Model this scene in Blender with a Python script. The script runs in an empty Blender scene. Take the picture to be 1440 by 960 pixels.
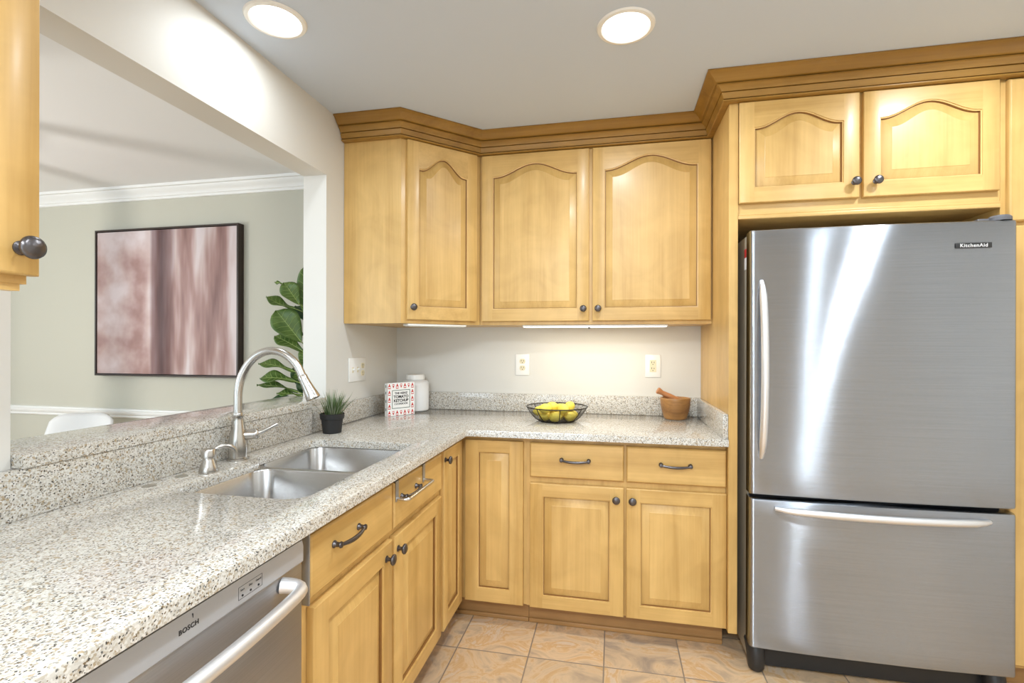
import bpy, bmesh, math, random
from mathutils import Vector, Matrix
from mathutils.geometry import tessellate_polygon
random.seed(7)
PI = math.pi
SC = bpy.context.scene
COL = SC.collection

# ------------------------------------------------------------------ camera
CAM = Vector((1.3111, -2.8066, 1.3041)); YAW = -.2023; FPX = 684.46; PU = 721.96; PV = 484.08; ROLL = .0022
cd = bpy.data.cameras.new('camera'); cam = bpy.data.objects.new('camera', cd); COL.objects.link(cam)
cd.sensor_width = 36; cd.lens = FPX / 1440 * 36
cd.shift_x = -(PU - 720) / 1440; cd.shift_y = (PV - 480) / 1440
cd.clip_start = .02
cam.matrix_world = Matrix.Translation(CAM) @ Matrix.Rotation(-YAW, 4, 'Z') @ Matrix.Rotation(PI / 2, 4, 'X') @ Matrix.Rotation(ROLL, 4, 'Z')
SC.camera = cam

# ------------------------------------------------------------------ world, exposure, light levels
SC.view_settings.view_transform = 'Standard'
SC.view_settings.look = 'None'
SC.view_settings.gamma = 1
SC.view_settings.use_curve_mapping = False
SC.view_settings.exposure = 0.25
W = bpy.data.worlds.new('world'); SC.world = W; W.use_nodes = True
bg = W.node_tree.nodes['Background']
bg.inputs[0].default_value = (.74, .88, 1.0, 1); bg.inputs[1].default_value = 3.2
CAN_POWER = 9.4
FILL_PANEL_POWER = 78.0
CAN_COLOR = (.84, .93, 1.0)
STRIP_POWER = 1.9
DINING_POWER = 34.0

# ------------------------------------------------------------------ materials
def new_mat(name):
    m = bpy.data.materials.new(name); m.use_nodes = True
    nt = m.node_tree
    return m, nt, nt.nodes['Principled BSDF'], nt.nodes, nt.links

def plain(name, col, rough=.5, metal=0.0, spec=None, coat=0.0, bump=0.0, bscale=200):
    m, nt, b, N, L = new_mat(name)
    b.inputs['Base Color'].default_value = (*col, 1)
    b.inputs['Roughness'].default_value = rough
    b.inputs['Metallic'].default_value = metal
    if spec is not None: b.inputs['Specular IOR Level'].default_value = spec
    b.inputs['Coat Weight'].default_value = coat
    if bump:
        tc = N.new('ShaderNodeTexCoord'); no = N.new('ShaderNodeTexNoise'); no.inputs['Scale'].default_value = bscale
        L.new(tc.outputs['Object'], no.inputs['Vector'])
        bu = N.new('ShaderNodeBump'); bu.inputs['Strength'].default_value = bump; bu.inputs['Distance'].default_value = .002
        L.new(no.outputs['Fac'], bu.inputs['Height']); L.new(bu.outputs['Normal'], b.inputs['Normal'])
    return m

def ramp(N, stops, interp='LINEAR'):
    r = N.new('ShaderNodeValToRGB'); r.color_ramp.interpolation = interp
    e = r.color_ramp.elements
    while len(e) > 1: e.remove(e[0])
    e[0].position = stops[0][0]; e[0].color = (*stops[0][1], 1)
    for p, c in stops[1:]:
        x = e.new(p); x.color = (*c, 1)
    return r

def wood(name, axis, a, bcol, rough=.40):
    """maple: long streaks along one axis, soft cloudy figure across"""
    m, nt, b, N, L = new_mat(name)
    tc = N.new('ShaderNodeTexCoord'); oi = N.new('ShaderNodeObjectInfo')
    ml = N.new('ShaderNodeVectorMath'); ml.operation = 'MULTIPLY_ADD'
    ml.inputs[1].default_value = (1, 1, 1)
    cb = N.new('ShaderNodeCombineXYZ')
    mm = N.new('ShaderNodeMath'); mm.operation = 'MULTIPLY'; mm.inputs[1].default_value = 37.0
    L.new(oi.outputs['Random'], mm.inputs[0])
    for i in range(3): L.new(mm.outputs[0], cb.inputs[i])
    L.new(tc.outputs['Object'], ml.inputs[0]); L.new(cb.outputs[0], ml.inputs[2])
    sc = [13.0, 13.0, 13.0]; sc[axis] = .9
    mp = N.new('ShaderNodeMapping'); mp.inputs['Scale'].default_value = sc
    L.new(ml.outputs[0], mp.inputs[0])
    n1 = N.new('ShaderNodeTexNoise'); n1.inputs['Scale'].default_value = 1.0; n1.inputs['Detail'].default_value = 4; n1.inputs['Distortion'].default_value = .6
    L.new(mp.outputs[0], n1.inputs['Vector'])
    sc2 = [120.0, 120.0, 120.0]; sc2[axis] = 4
    mp2 = N.new('ShaderNodeMapping'); mp2.inputs['Scale'].default_value = sc2
    L.new(ml.outputs[0], mp2.inputs[0])
    n2 = N.new('ShaderNodeTexNoise'); n2.inputs['Scale'].default_value = 1.0; n2.inputs['Detail'].default_value = 3
    L.new(mp2.outputs[0], n2.inputs['Vector'])
    ad = N.new('ShaderNodeMath'); ad.operation = 'MULTIPLY_ADD'; ad.inputs[1].default_value = .35
    L.new(n2.outputs['Fac'], ad.inputs[0]); L.new(n1.outputs['Fac'], ad.inputs[2])
    mid = tuple((x + y) / 2 for x, y in zip(a, bcol))
    r = ramp(N, [(.38, a), (.62, mid), (.90, bcol)])
    L.new(ad.outputs[0], r.inputs[0])
    # curly figure
    n3 = N.new('ShaderNodeTexNoise'); n3.inputs['Scale'].default_value = 5; n3.inputs['Detail'].default_value = 3; n3.inputs['Distortion'].default_value = 1.5
    L.new(ml.outputs[0], n3.inputs['Vector'])
    r3 = ramp(N, [(.35, (.93, .92, .90)), (.65, (1.04, 1.04, 1.05))])
    L.new(n3.outputs['Fac'], r3.inputs[0])
    mx = N.new('ShaderNodeMix'); mx.data_type = 'RGBA'; mx.blend_type = 'MULTIPLY'; mx.inputs[0].default_value = 1
    L.new(r.outputs[0], mx.inputs[6]); L.new(r3.outputs[0], mx.inputs[7])
    L.new(mx.outputs[2], b.inputs['Base Color'])
    b.inputs['Roughness'].default_value = rough
    b.inputs['Coat Weight'].default_value = .14; b.inputs['Coat Roughness'].default_value = .2
    bu = N.new('ShaderNodeBump'); bu.inputs['Strength'].default_value = .04; bu.inputs['Distance'].default_value = .001
    L.new(n2.outputs['Fac'], bu.inputs['Height']); L.new(bu.outputs['Normal'], b.inputs['Normal'])
    return m

MA = (.50, .295, .084); MB_ = (.68, .44, .157)
WOODV = wood('maple grain up', 2, MA, MB_)
WOODX = wood('maple grain along back run', 0, MA, MB_)
WOODY = wood('maple grain along peninsula', 1, MA, MB_)
CA = (.21, .100, .013); CB = (.36, .190, .034)
CROWNX = wood('crown wood', 0, CA, CB, .35)
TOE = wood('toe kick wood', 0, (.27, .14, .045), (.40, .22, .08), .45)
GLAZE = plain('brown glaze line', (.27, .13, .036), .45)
OLIVEW = wood('olive wood', 0, (.17, .07, .018), (.42, .21, .06), .45)
PESTLEW = wood('reddish pestle wood', 0, (.30, .11, .035), (.50, .22, .085), .4)

def granite(name):
    m, nt, b, N, L = new_mat(name)
    tc = N.new('ShaderNodeTexCoord')
    v1 = N.new('ShaderNodeTexVoronoi'); v1.inputs['Scale'].default_value = 320
    v2 = N.new('ShaderNodeTexVoronoi'); v2.inputs['Scale'].default_value = 380
    v3 = N.new('ShaderNodeTexVoronoi'); v3.inputs['Scale'].default_value = 190
    for v in (v1, v2, v3): L.new(tc.outputs['Object'], v.inputs['Vector'])
    s1 = N.new('ShaderNodeSeparateColor'); L.new(v1.outputs['Color'], s1.inputs[0])
    r1 = ramp(N, [(0, (.575, .55, .50)), (.28, (.52, .495, .45)), (.42, (.655, .635, .595)), (.64, (.47, .425, .355)), (.80, (.37, .315, .235)), (.87, (.29, .27, .24)), (.94, (.60, .575, .525))], 'CONSTANT')
    L.new(s1.outputs[0], r1.inputs[0])
    s2 = N.new('ShaderNodeSeparateColor'); L.new(v2.outputs['Color'], s2.inputs[0])
    r2 = ramp(N, [(0, (0, 0, 0)), (.915, (1, 1, 1))], 'CONSTANT'); L.new(s2.outputs[1], r2.inputs[0])
    c2 = ramp(N, [(0, (.06, .055, .05)), (.4, (.17, .12, .07)), (.75, (.12, .12, .115))], 'CONSTANT'); L.new(s2.outputs[2], c2.inputs[0])
    mx = N.new('ShaderNodeMix'); mx.data_type = 'RGBA'
    L.new(r2.outputs[0], mx.inputs[0]); L.new(r1.outputs[0], mx.inputs[6]); L.new(c2.outputs[0], mx.inputs[7])
    s3 = N.new('ShaderNodeSeparateColor'); L.new(v3.outputs['Color'], s3.inputs[0])
    r3 = ramp(N, [(0, (0, 0, 0)), (.955, (.8, .8, .8))], 'CONSTANT'); L.new(s3.outputs[0], r3.inputs[0])
    mx2 = N.new('ShaderNodeMix'); mx2.data_type = 'RGBA'; mx2.inputs[7].default_value = (.36, .27, .16, 1)
    L.new(r3.outputs[0], mx2.inputs[0]); L.new(mx.outputs[2], mx2.inputs[6])
    L.new(mx2.outputs[2], b.inputs['Base Color'])
    b.inputs['Roughness'].default_value = .10
    b.inputs['Specular IOR Level'].default_value = .75
    return m
GRANITE = granite('speckled granite')

def steel(name, col=(.40, .43, .48), rough=.25, aniso=1.0, streak=True, groove=2.4):
    m, nt, b, N, L = new_mat(name)
    b.inputs['Metallic'].default_value = 1
    b.inputs['Roughness'].default_value = rough
    b.inputs['Base Color'].default_value = (*col, 1)
    b.inputs['Anisotropic'].default_value = aniso
    b.inputs['Anisotropic Rotation'].default_value = .25
    tg = N.new('ShaderNodeTangent'); tg.direction_type = 'RADIAL'; tg.axis = 'Z'
    L.new(tg.outputs[0], b.inputs['Tangent'])
    if streak:
        tc = N.new('ShaderNodeTexCoord'); mp = N.new('ShaderNodeMapping'); mp.inputs['Scale'].default_value = (3, 3, 420)
        L.new(tc.outputs['Object'], mp.inputs[0])
        n = N.new('ShaderNodeTexNoise'); n.inputs['Scale'].default_value = 1; n.inputs['Detail'].default_value = 2
        L.new(mp.outputs[0], n.inputs['Vector'])
        r = ramp(N, [(.3, tuple(x * .93 for x in col)), (.7, tuple(min(1, x * 1.05) for x in col))])
        L.new(n.outputs['Fac'], r.inputs[0]); L.new(r.outputs[0], b.inputs['Base Color'])
        # fine horizontal brushing tilts the surface up and down
        mp2 = N.new('ShaderNodeMapping'); mp2.inputs['Scale'].default_value = (900, 900, 9000); L.new(tc.outputs['Object'], mp2.inputs[0])
        n2 = N.new('ShaderNodeTexWhiteNoise'); L.new(mp2.outputs[0], n2.inputs['Vector'])
        s0 = N.new('ShaderNodeMath'); s0.operation = 'SUBTRACT'; s0.inputs[1].default_value = .5; L.new(n2.outputs['Value'], s0.inputs[0])
        s1 = N.new('ShaderNodeMath'); s1.operation = 'ABSOLUTE'; L.new(s0.outputs[0], s1.inputs[0])
        s2 = N.new('ShaderNodeMath'); s2.operation = 'ADD'; s2.inputs[1].default_value = .15; L.new(s1.outputs[0], s2.inputs[0])
        sb_ = N.new('ShaderNodeMath'); sb_.operation = 'MULTIPLY'; L.new(s0.outputs[0], sb_.inputs[0]); L.new(s2.outputs[0], sb_.inputs[1])
        mu = N.new('ShaderNodeMath'); mu.operation = 'MULTIPLY'; mu.inputs[1].default_value = groove; L.new(sb_.outputs[0], mu.inputs[0])
        cz = N.new('ShaderNodeCombineXYZ'); L.new(mu.outputs[0], cz.inputs[2])
        ge = N.new('ShaderNodeNewGeometry'); va = N.new('ShaderNodeVectorMath'); va.operation = 'ADD'
        L.new(ge.outputs['Normal'], va.inputs[0]); L.new(cz.outputs[0], va.inputs[1])
        vn = N.new('ShaderNodeVectorMath'); vn.operation = 'NORMALIZE'; L.new(va.outputs[0], vn.inputs[0]); L.new(vn.outputs[0], b.inputs['Normal'])
    return m
STEEL = steel('brushed stainless')
STEEL_DW = steel('brushed stainless dark', (.46, .46, .47), .30, .8, True, .8)
SINKSTEEL = steel('satin sink steel', (.52, .515, .51), .27, .5, False)
NICKEL = plain('brushed nickel', (.55, .53, .50), .26, 1)
CHROME = plain('satin steel bar', (.66, .65, .63), .25, 1)
HANDLEM = plain('satin appliance handle', (.78, .78, .79), .42, .85)
BRONZE = plain('oiled bronze', (.12, .11, .112), .30, .85, bump=.25, bscale=90)
PAINT = plain('greige wall paint', (.69, .67, .625), .6, bump=.05, bscale=260)
PAINTD = plain('sage beige wall paint', (.52, .50, .415), .6, bump=.05, bscale=260)
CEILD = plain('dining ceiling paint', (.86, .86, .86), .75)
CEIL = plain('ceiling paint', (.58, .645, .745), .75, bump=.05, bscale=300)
TRIMW = plain('white trim paint', (.80, .79, .76), .4)
WHITE = plain('white plastic', (.85, .84, .81), .35)
IVORY = plain('ivory plastic', (.74, .66, .46), .4)
DARKP = plain('dark plastic', (.018, .018, .019), .42)
GREYP = plain('dark grey plastic', (.10, .10, .11), .4)
GREYPANEL = plain('light grey control panel', (.46, .46, .47), .35, .3)
STRIPGREY = plain('grey metal strip', (.34, .335, .325), .38, .45)
SEALBROWN = plain('brown edge seal', (.14, .085, .04), .5)
FRIDGESIDE = plain('fridge side', (.42, .38, .30), .38, .3)
INK = plain('black ink', (.012, .012, .013), .5)
LETTER = plain('silver lettering', (.75, .75, .76), .35, .4)
REDINK = plain('red ink', (.55, .035, .03), .5)
GREENINK = plain('dark green ink', (.05, .11, .08), .5)
PAPER = plain('white paper', (.86, .85, .83), .5)
CERAMIC = plain('white ceramic', (.82, .82, .82), .35, bump=.35, bscale=130)
LEMON = plain('lemon skin', (.90, .72, .09), .42, bump=.25, bscale=260)
WIRE = plain('dark wire', (.030, .026, .022), .4, .6)
POT = plain('black pot', (.016, .016, .017), .55)
SOIL = plain('soil', (.03, .022, .015), .9)
BARK = plain('bark', (.12, .08, .05), .85)
FRAMEW = plain('dark walnut frame', (.028, .014, .008), .38, bump=.2, bscale=60)
CHAIRW = plain('white chair shell', (.80, .79, .77), .45)
CHAIRL = plain('pale beech', (.50, .35, .20), .5)
GROUTD = plain('dark void', (.015, .012, .010), .8)

def leafmat(name, a, b2):
    m, nt, b, N, L = new_mat(name)
    tc = N.new('ShaderNodeTexCoord'); n = N.new('ShaderNodeTexNoise'); n.inputs['Scale'].default_value = 14; n.inputs['Detail'].default_value = 4
    L.new(tc.outputs['Object'], n.inputs['Vector'])
    r = ramp(N, [(.35, a), (.7, b2)]); L.new(n.outputs['Fac'], r.inputs[0]); L.new(r.outputs[0], b.inputs['Base Color'])
    b.inputs['Roughness'].default_value = .38
    b.inputs['Subsurface Weight'].default_value = 0
    return m
LEAF = leafmat('fig leaf green', (.055, .115, .018), (.125, .205, .036))
LEAFV = plain('leaf vein', (.32, .42, .12), .45)
LEAFD = leafmat('fig leaf dark', (.02, .06, .018), (.05, .11, .03))
GRASSA = leafmat('grass blade green', (.055, .10, .03), (.15, .22, .07))
GRASSB = leafmat('grass blade pale', (.20, .24, .15), (.36, .38, .28))

def emis(name, col, s):
    m, nt, b, N, L = new_mat(name)
    b.inputs['Base Color'].default_value = (*col, 1)
    b.inputs['Emission Color'].default_value = (*col, 1); b.inputs['Emission Strength'].default_value = s
    return m
LENS = emis('lamp lens', (1, .98, .94), 5)
STRIPLENS = emis('strip lamp lens', (1, .94, .80), 2.5)
LENSOFF = plain('white lamp diffuser', (.75, .73, .66), .4)

def tile_mat():
    m, nt, b, N, L = new_mat('slate look floor tile')
    tc = N.new('ShaderNodeTexCoord'); sep = N.new('ShaderNodeSeparateXYZ'); L.new(tc.outputs['Object'], sep.inputs[0])
    P = .3105
    def cell(out, off):
        a = N.new('ShaderNodeMath'); a.operation = 'SUBTRACT'; a.inputs[1].default_value = off; L.new(out, a.inputs[0])
        d = N.new('ShaderNodeMath'); d.operation = 'DIVIDE'; d.inputs[1].default_value = P; L.new(a.outputs[0], d.inputs[0])
        f = N.new('ShaderNodeMath'); f.operation = 'FLOOR'; L.new(d.outputs[0], f.inputs[0])
        g = N.new('ShaderNodeMath'); g.operation = 'FRACT'; L.new(d.outputs[0], g.inputs[0])
        h = N.new('ShaderNodeMath'); h.operation = 'PINGPONG'; h.inputs[1].default_value = .5; L.new(g.outputs[0], h.inputs[0])
        return f, h
    fx, hx = cell(sep.outputs[0], .655); fy, hy = cell(sep.outputs[1], -.802)
    mn = N.new('ShaderNodeMath'); mn.operation = 'MINIMUM'; L.new(hx.outputs[0], mn.inputs[0]); L.new(hy.outputs[0], mn.inputs[1])
    gr = N.new('ShaderNodeMapRange'); gr.inputs[1].default_value = .006; gr.inputs[2].default_value = .011; L.new(mn.outputs[0], gr.inputs[0])
    cb = N.new('ShaderNodeCombineXYZ'); L.new(fx.outputs[0], cb.inputs[0]); L.new(fy.outputs[0], cb.inputs[1])
    wn = N.new('ShaderNodeTexWhiteNoise'); L.new(cb.outputs[0], wn.inputs['Vector'])
    va = N.new('ShaderNodeVectorMath'); va.operation = 'MULTIPLY_ADD'; va.inputs[1].default_value = (9, 9, 9)
    L.new(wn.outputs['Color'], va.inputs[0]); L.new(tc.outputs['Object'], va.inputs[2])
    n = N.new('ShaderNodeTexNoise'); n.inputs['Scale'].default_value = 5.5; n.inputs['Detail'].default_value = 8; n.inputs['Distortion'].default_value = 1.6; n.inputs['Roughness'].default_value = .62
    L.new(va.outputs[0], n.inputs['Vector'])
    r = ramp(N, [(.30, (.38, .29, .21)), (.42, (.56, .405, .255)), (.50, (.68, .485, .295)), (.56, (.60, .37, .17)), (.62, (.66, .50, .345)), (.75, (.54, .43, .31))])
    L.new(n.outputs['Fac'], r.inputs[0])
    r2 = ramp(N, [(0, (.86, .86, .88)), (1, (1.08, 1.04, 1.0))]); L.new(wn.outputs['Value'], r2.inputs[0])
    mx = N.new('ShaderNodeMix'); mx.data_type = 'RGBA'; mx.blend_type = 'MULTIPLY'; mx.inputs[0].default_value = 1
    L.new(r.outputs[0], mx.inputs[6]); L.new(r2.outputs[0], mx.inputs[7])
    g = N.new('ShaderNodeMix'); g.data_type = 'RGBA'; g.inputs[6].default_value = (.26, .20, .15, 1)
    L.new(gr.outputs[0], g.inputs[0]); L.new(mx.outputs[2], g.inputs[7]); L.new(g.outputs[2], b.inputs['Base Color'])
    b.inputs['Roughness'].default_value = .38
    mu = N.new('ShaderNodeMath'); mu.operation = 'MULTIPLY_ADD'; mu.inputs[1].default_value = .35
    L.new(n.outputs['Fac'], mu.inputs[0]); L.new(gr.outputs[0], mu.inputs[2])
    bu = N.new('ShaderNodeBump'); bu.inputs['Strength'].default_value = .5; bu.inputs['Distance'].default_value = .003
    L.new(mu.outputs[0], bu.inputs['Height']); L.new(bu.outputs['Normal'], b.inputs['Normal'])
    return m
TILE = tile_mat()

def canvas_mat():
    """abstract blush painting: soft clouds on the left, vertical streaks on the right"""
    m, nt, b, N, L = new_mat('blush abstract canvas')
    tc = N.new('ShaderNodeTexCoord')
    mp = N.new('ShaderNodeMapping'); mp.inputs['Scale'].default_value = (8.5, 1, 1.1); L.new(tc.outputs['Generated'], mp.inputs[0])
    n1 = N.new('ShaderNodeTexNoise'); n1.inputs['Scale'].default_value = 1; n1.inputs['Detail'].default_value = 3; L.new(mp.outputs[0], n1.inputs['Vector'])
    mp2 = N.new('ShaderNodeMapping'); mp2.inputs['Scale'].default_value = (3, 1, 2.6); mp2.inputs['Location'].default_value = (4.3, 0, 1.2); L.new(tc.outputs['Generated'], mp2.inputs[0])
    n2 = N.new('ShaderNodeTexNoise'); n2.inputs['Scale'].default_value = 1; n2.inputs['Detail'].default_value = 4; L.new(mp2.outputs[0], n2.inputs['Vector'])
    sep = N.new('ShaderNodeSeparateXYZ'); L.new(tc.outputs['Generated'], sep.inputs[0])
    mr = N.new('ShaderNodeMapRange'); mr.inputs[1].default_value = .33; mr.inputs[2].default_value = .45; L.new(sep.outputs[0], mr.inputs[0])
    mix = N.new('ShaderNodeMix'); mix.data_type = 'FLOAT'
    L.new(mr.outputs[0], mix.inputs[0]); L.new(n2.outputs['Fac'], mix.inputs[2]); L.new(n1.outputs['Fac'], mix.inputs[3])
    r = ramp(N, [(.30, (.20, .105, .095)), (.42, (.36, .22, .20)), (.52, (.52, .39, .37)), (.62, (.66, .58, .58))])
    L.new(mix.outputs[0], r.inputs[0])
    # the dark plum band and its pale left edge
    x = ramp(N, [(0, (.93, .86, .84)), (.25, (1, .97, .97)), (.39, (1.05, 1.05, 1.05)), (.41, (.50, .40, .41)), (.48, (.20, .145, .155)), (.54, (.44, .34, .34)), (.58, (1, 1, 1)), (.70, (1.05, 1.05, 1.05)), (.80, (.92, .88, .86)), (1, (1, .97, .97))])
    L.new(sep.outputs[0], x.inputs[0])
    mx = N.new('ShaderNodeMix'); mx.data_type = 'RGBA'; mx.blend_type = 'MULTIPLY'; mx.inputs[0].default_value = 1
    L.new(r.outputs[0], mx.inputs[6]); L.new(x.outputs[0], mx.inputs[7]); L.new(mx.outputs[2], b.inputs['Base Color'])
    b.inputs['Roughness'].default_value = .55
    return m
CANVAS = canvas_mat()

# ------------------------------------------------------------------ mesh builder
class MB:
    def __init__(s): s.v = []; s.f = []; s.m = []
    def add(s, vs, fs, mat=0):
        o = len(s.v); s.v += [Vector(p) for p in vs]
        for f in fs: s.f.append([i + o for i in f]); s.m.append(mat)
        return s
    def box(s, a, b, bev=0.0, mat=0, seg=2):
        x0, x1 = sorted((a[0], b[0])); y0, y1 = sorted((a[1], b[1])); z0, z1 = sorted((a[2], b[2]))
        bm = bmesh.new(); bmesh.ops.create_cube(bm, size=1)
        for v in bm.verts: v.co = Vector(((x0 + x1) / 2 + v.co.x * (x1 - x0), (y0 + y1) / 2 + v.co.y * (y1 - y0), (z0 + z1) / 2 + v.co.z * (z1 - z0)))
        if bev: bmesh.ops.bevel(bm, geom=list(bm.edges), offset=bev, segments=seg, affect='EDGES', profile=.5)
        bm.verts.index_update()
        s.add([v.co.copy() for v in bm.verts], [[v.index for v in f.verts] for f in bm.faces], mat); bm.free(); return s
    def xf(s, M, i0=0):
        for i in range(i0, len(s.v)): s.v[i] = M @ s.v[i]
        return s
    def loft(s, loops, cap0=True, cap1=True, mat=0, closed=True):
        n = len(loops[0]); o = len(s.v)
        for l in loops: s.v += [Vector(p) for p in l]
        for k in range(len(loops) - 1):
            for i in range(n if closed else n - 1):
                j = (i + 1) % n
                s.f.append([o + k * n + i, o + k * n + j, o + (k + 1) * n + j, o + (k + 1) * n + i]); s.m.append(mat)
        if cap0: s.f.append([o + i for i in range(n)][::-1]); s.m.append(mat)
        if cap1: s.f.append([o + (len(loops) - 1) * n + i for i in range(n)]); s.m.append(mat)
        return s
    def lathe(s, origin, prof, axis=(0, 0, 1), seg=24, mat=0, cap=True):
        ax = Vector(axis).normalized(); q = Vector((0, 0, 1)).rotation_difference(ax); o = Vector(origin)
        loops = []
        for r, h in prof:
            loops.append([o + q @ Vector((r * math.cos(2 * PI * i / seg), r * math.sin(2 * PI * i / seg), h)) for i in range(seg)])
        return s.loft(loops, cap, cap, mat)
    def tube(s, pts, rad, seg=12, mat=0, cap=True, flat=None):
        pts = [Vector(p) for p in pts]
        if not isinstance(rad, (list, tuple)): rad = [rad] * len(pts)
        loops = []; up = None
        for k, p in enumerate(pts):
            t = (pts[min(k + 1, len(pts) - 1)] - pts[max(k - 1, 0)]).normalized()
            if up is None:
                up = Vector((0, 0, 1)) if abs(t.z) < .9 else Vector((1, 0, 0))
            up = (up - t * up.dot(t)).normalized(); sd = t.cross(up)
            fl = flat or 1.0
            loops.append([p + (up * math.cos(2 * PI * i / seg) * fl + sd * math.sin(2 * PI * i / seg)) * rad[k] for i in range(seg)])
        return s.loft(loops, cap, cap, mat)
    def ring(s, c, R, r, seg=40, k=8, mat=0, sx=1, sy=1):
        o = len(s.v)
        for i in range(seg):
            a = 2 * PI * i / seg
            for j in range(k):
                b = 2 * PI * j / k
                s.v.append(Vector((c[0] + (R + r * math.cos(b)) * math.cos(a) * sx, c[1] + (R + r * math.cos(b)) * math.sin(a) * sy, c[2] + r * math.sin(b))))
        for i in range(seg):
            for j in range(k):
                i2, j2 = (i + 1) % seg, (j + 1) % k
                s.f.append([o + i * k + j, o + i2 * k + j, o + i2 * k + j2, o + i * k + j2]); s.m.append(mat)
        return s
    def prism(s, poly, z0, z1, mat=0):
        return s.loft([[(x, y, z0) for x, y in poly], [(x, y, z1) for x, y in poly]], True, True, mat)
    def slab(s, outer, holes, z0, z1, r=.003, mat=0):
        """flat slab with holes; top arris eased by r"""
        def off(poly, d):
            out = []; n = len(poly)
            for i in range(n):
                p0, p1, p2 = Vector(poly[i - 1]), Vector(poly[i]), Vector(poly[(i + 1) % n])
                a = (p1 - p0).normalized(); b = (p2 - p1).normalized()
                na, nb = Vector((-a.y, a.x)), Vector((-b.y, b.x))
                mvec = (na + nb); mvec = mvec / max(.2, mvec.dot(na)) if mvec.length > 1e-6 else na
                out.append(p1 + mvec * d)
            return out
        loops = [outer] + holes      # outer counter-clockwise, holes clockwise: inside lies to the left
        rings = []
        for lp in loops:
            ins = off(lp, r); mid = off(lp, r * .3)
            rings.append(ins)
            s.loft([[(p[0], p[1], z0) for p in lp], [(p[0], p[1], z1 - r) for p in lp], [(p[0], p[1], z1 - r * .3) for p in mid], [(p[0], p[1], z1) for p in ins]], False, False, mat)
        for z, src, flip in ((z1, rings, False), (z0, loops, True)):
            flat = [Vector((p[0], p[1], 0)) for lp in src for p in lp]
            tri = tessellate_polygon([[Vector((p[0], p[1], 0)) for p in lp] for lp in src])
            fs = []
            for t in tri:
                a, b, c = (flat[i] for i in t)
                up = (b - a).cross(c - a).z > 0
                fs.append(list(t) if up != flip else list(t)[::-1])
            s.add([(p.x, p.y, z) for p in flat], fs, mat)
        return s
    def build(s, name, mats, parent=None, sharp=35, weld=True):
        if not isinstance(mats, (list, tuple)): mats = [mats]
        root = parent
        org = Vector((0, 0, 0))
        p = parent
        while p is not None:
            org = org + p.location; p = p.parent
        bm = bmesh.new()
        vs = [bm.verts.new(v - org) for v in s.v]
        for f, m in zip(s.f, s.m):
            if len(set(f)) < 3: continue
            try: fc = bm.faces.new([vs[i] for i in f]); fc.material_index = m
            except ValueError: pass
        if weld: bmesh.ops.remove_doubles(bm, verts=bm.verts, dist=1e-6)
        bmesh.ops.recalc_face_normals(bm, faces=bm.faces)
        me = bpy.data.meshes.new(name); bm.to_mesh(me); bm.free()
        for m in mats: me.materials.append(m)
        me.polygons.foreach_set('use_smooth', [True] * len(me.polygons))
        me.set_sharp_from_angle(angle=math.radians(sharp))
        o = bpy.data.objects.new(name, me); COL.objects.link(o)
        if parent is not None: o.parent = parent
        return o

def tag(o, label=None, cat=None, group=None, kind=None):
    if label: o['label'] = label
    if cat: o['category'] = cat
    if group: o['group'] = group
    if kind: o['kind'] = kind
    return o
def thing(name, loc, label, cat, group=None):
    o = bpy.data.objects.new(name, None); COL.objects.link(o); o.location = loc
    o.empty_display_size = .05
    return tag(o, label, cat, group)
def struct(name, mb, mat, label=None):
    o = mb.build(name, mat); o['kind'] = 'structure'
    if label: o['label'] = label
    return o
def solo(name, mb, mat, label, cat, loc=None, group=None, sharp=35):
    """a thing that is one mesh"""
    o = mb.build(name, mat, None, sharp)
    if loc is not None:
        l = Vector(loc); o.data.transform(Matrix.Translation(-l)); o.location = l
    return tag(o, label, cat, group)
def text(name, body, size, M, mat, parent, bold=0.0, spacing=1.0, align='CENTER'):
    cu = bpy.data.curves.new(name, 'FONT'); cu.body = body; cu.size = size; cu.align_x = align; cu.align_y = 'CENTER'
    cu.extrude = .0004; cu.offset = bold; cu.space_character = spacing
    tmp = bpy.data.objects.new('tmp', cu); COL.objects.link(tmp)
    dg = bpy.context.evaluated_depsgraph_get(); dg.update()
    me = bpy.data.meshes.new_from_object(tmp.evaluated_get(dg)); bpy.data.objects.remove(tmp); bpy.data.curves.remove(cu)
    org = Vector((0, 0, 0)); p = parent
    while p is not None: org = org + p.location; p = p.parent
    me.transform(Matrix.Translation(-org) @ M); me.name = name
    me.materials.clear(); me.materials.append(mat)
    o = bpy.data.objects.new(name, me); COL.objects.link(o); o.parent = parent
    return o
def frame_matrix(o, ux, uy, un):
    M = Matrix.Identity(4)
    for i, c in enumerate((ux, uy, un)):
        c = Vector(c)
        for r in range(3): M[r][i] = c[r]
    for r in range(3): M[r][3] = o[r]
    return M

# ------------------------------------------------------------------ room shell
H = 2.40
RX = 3.36          # right wall
RY = -5.2          # how far the kitchen runs behind the camera
struct('floor', MB().box((-4.6, RY, -.1), (RX + .1, .2, 0)), TILE)
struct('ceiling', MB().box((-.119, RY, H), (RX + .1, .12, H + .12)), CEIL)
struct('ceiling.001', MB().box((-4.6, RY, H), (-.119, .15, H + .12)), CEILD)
struct('wall_back', MB().box((-.119, 0, 0), (RX + .1, .12, H)), PAINT)
wl = MB()
YO0, YO1, ZO, TH = -1.972, -.76, 2.0925, -.119
wl.box((TH, YO1, 0), (0, 0, H))
wl.box((TH, YO0, ZO), (0, YO1, H))
wl.box((TH, YO0, 0), (0, YO1, 1.0255))
wl.box((TH, RY, 0), (0, YO0, H))
struct('wall_left', wl, PAINT)
struct('wall_right', MB().box((RX, RY, 0), (RX + .1, 0, H)), PAINT)
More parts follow.
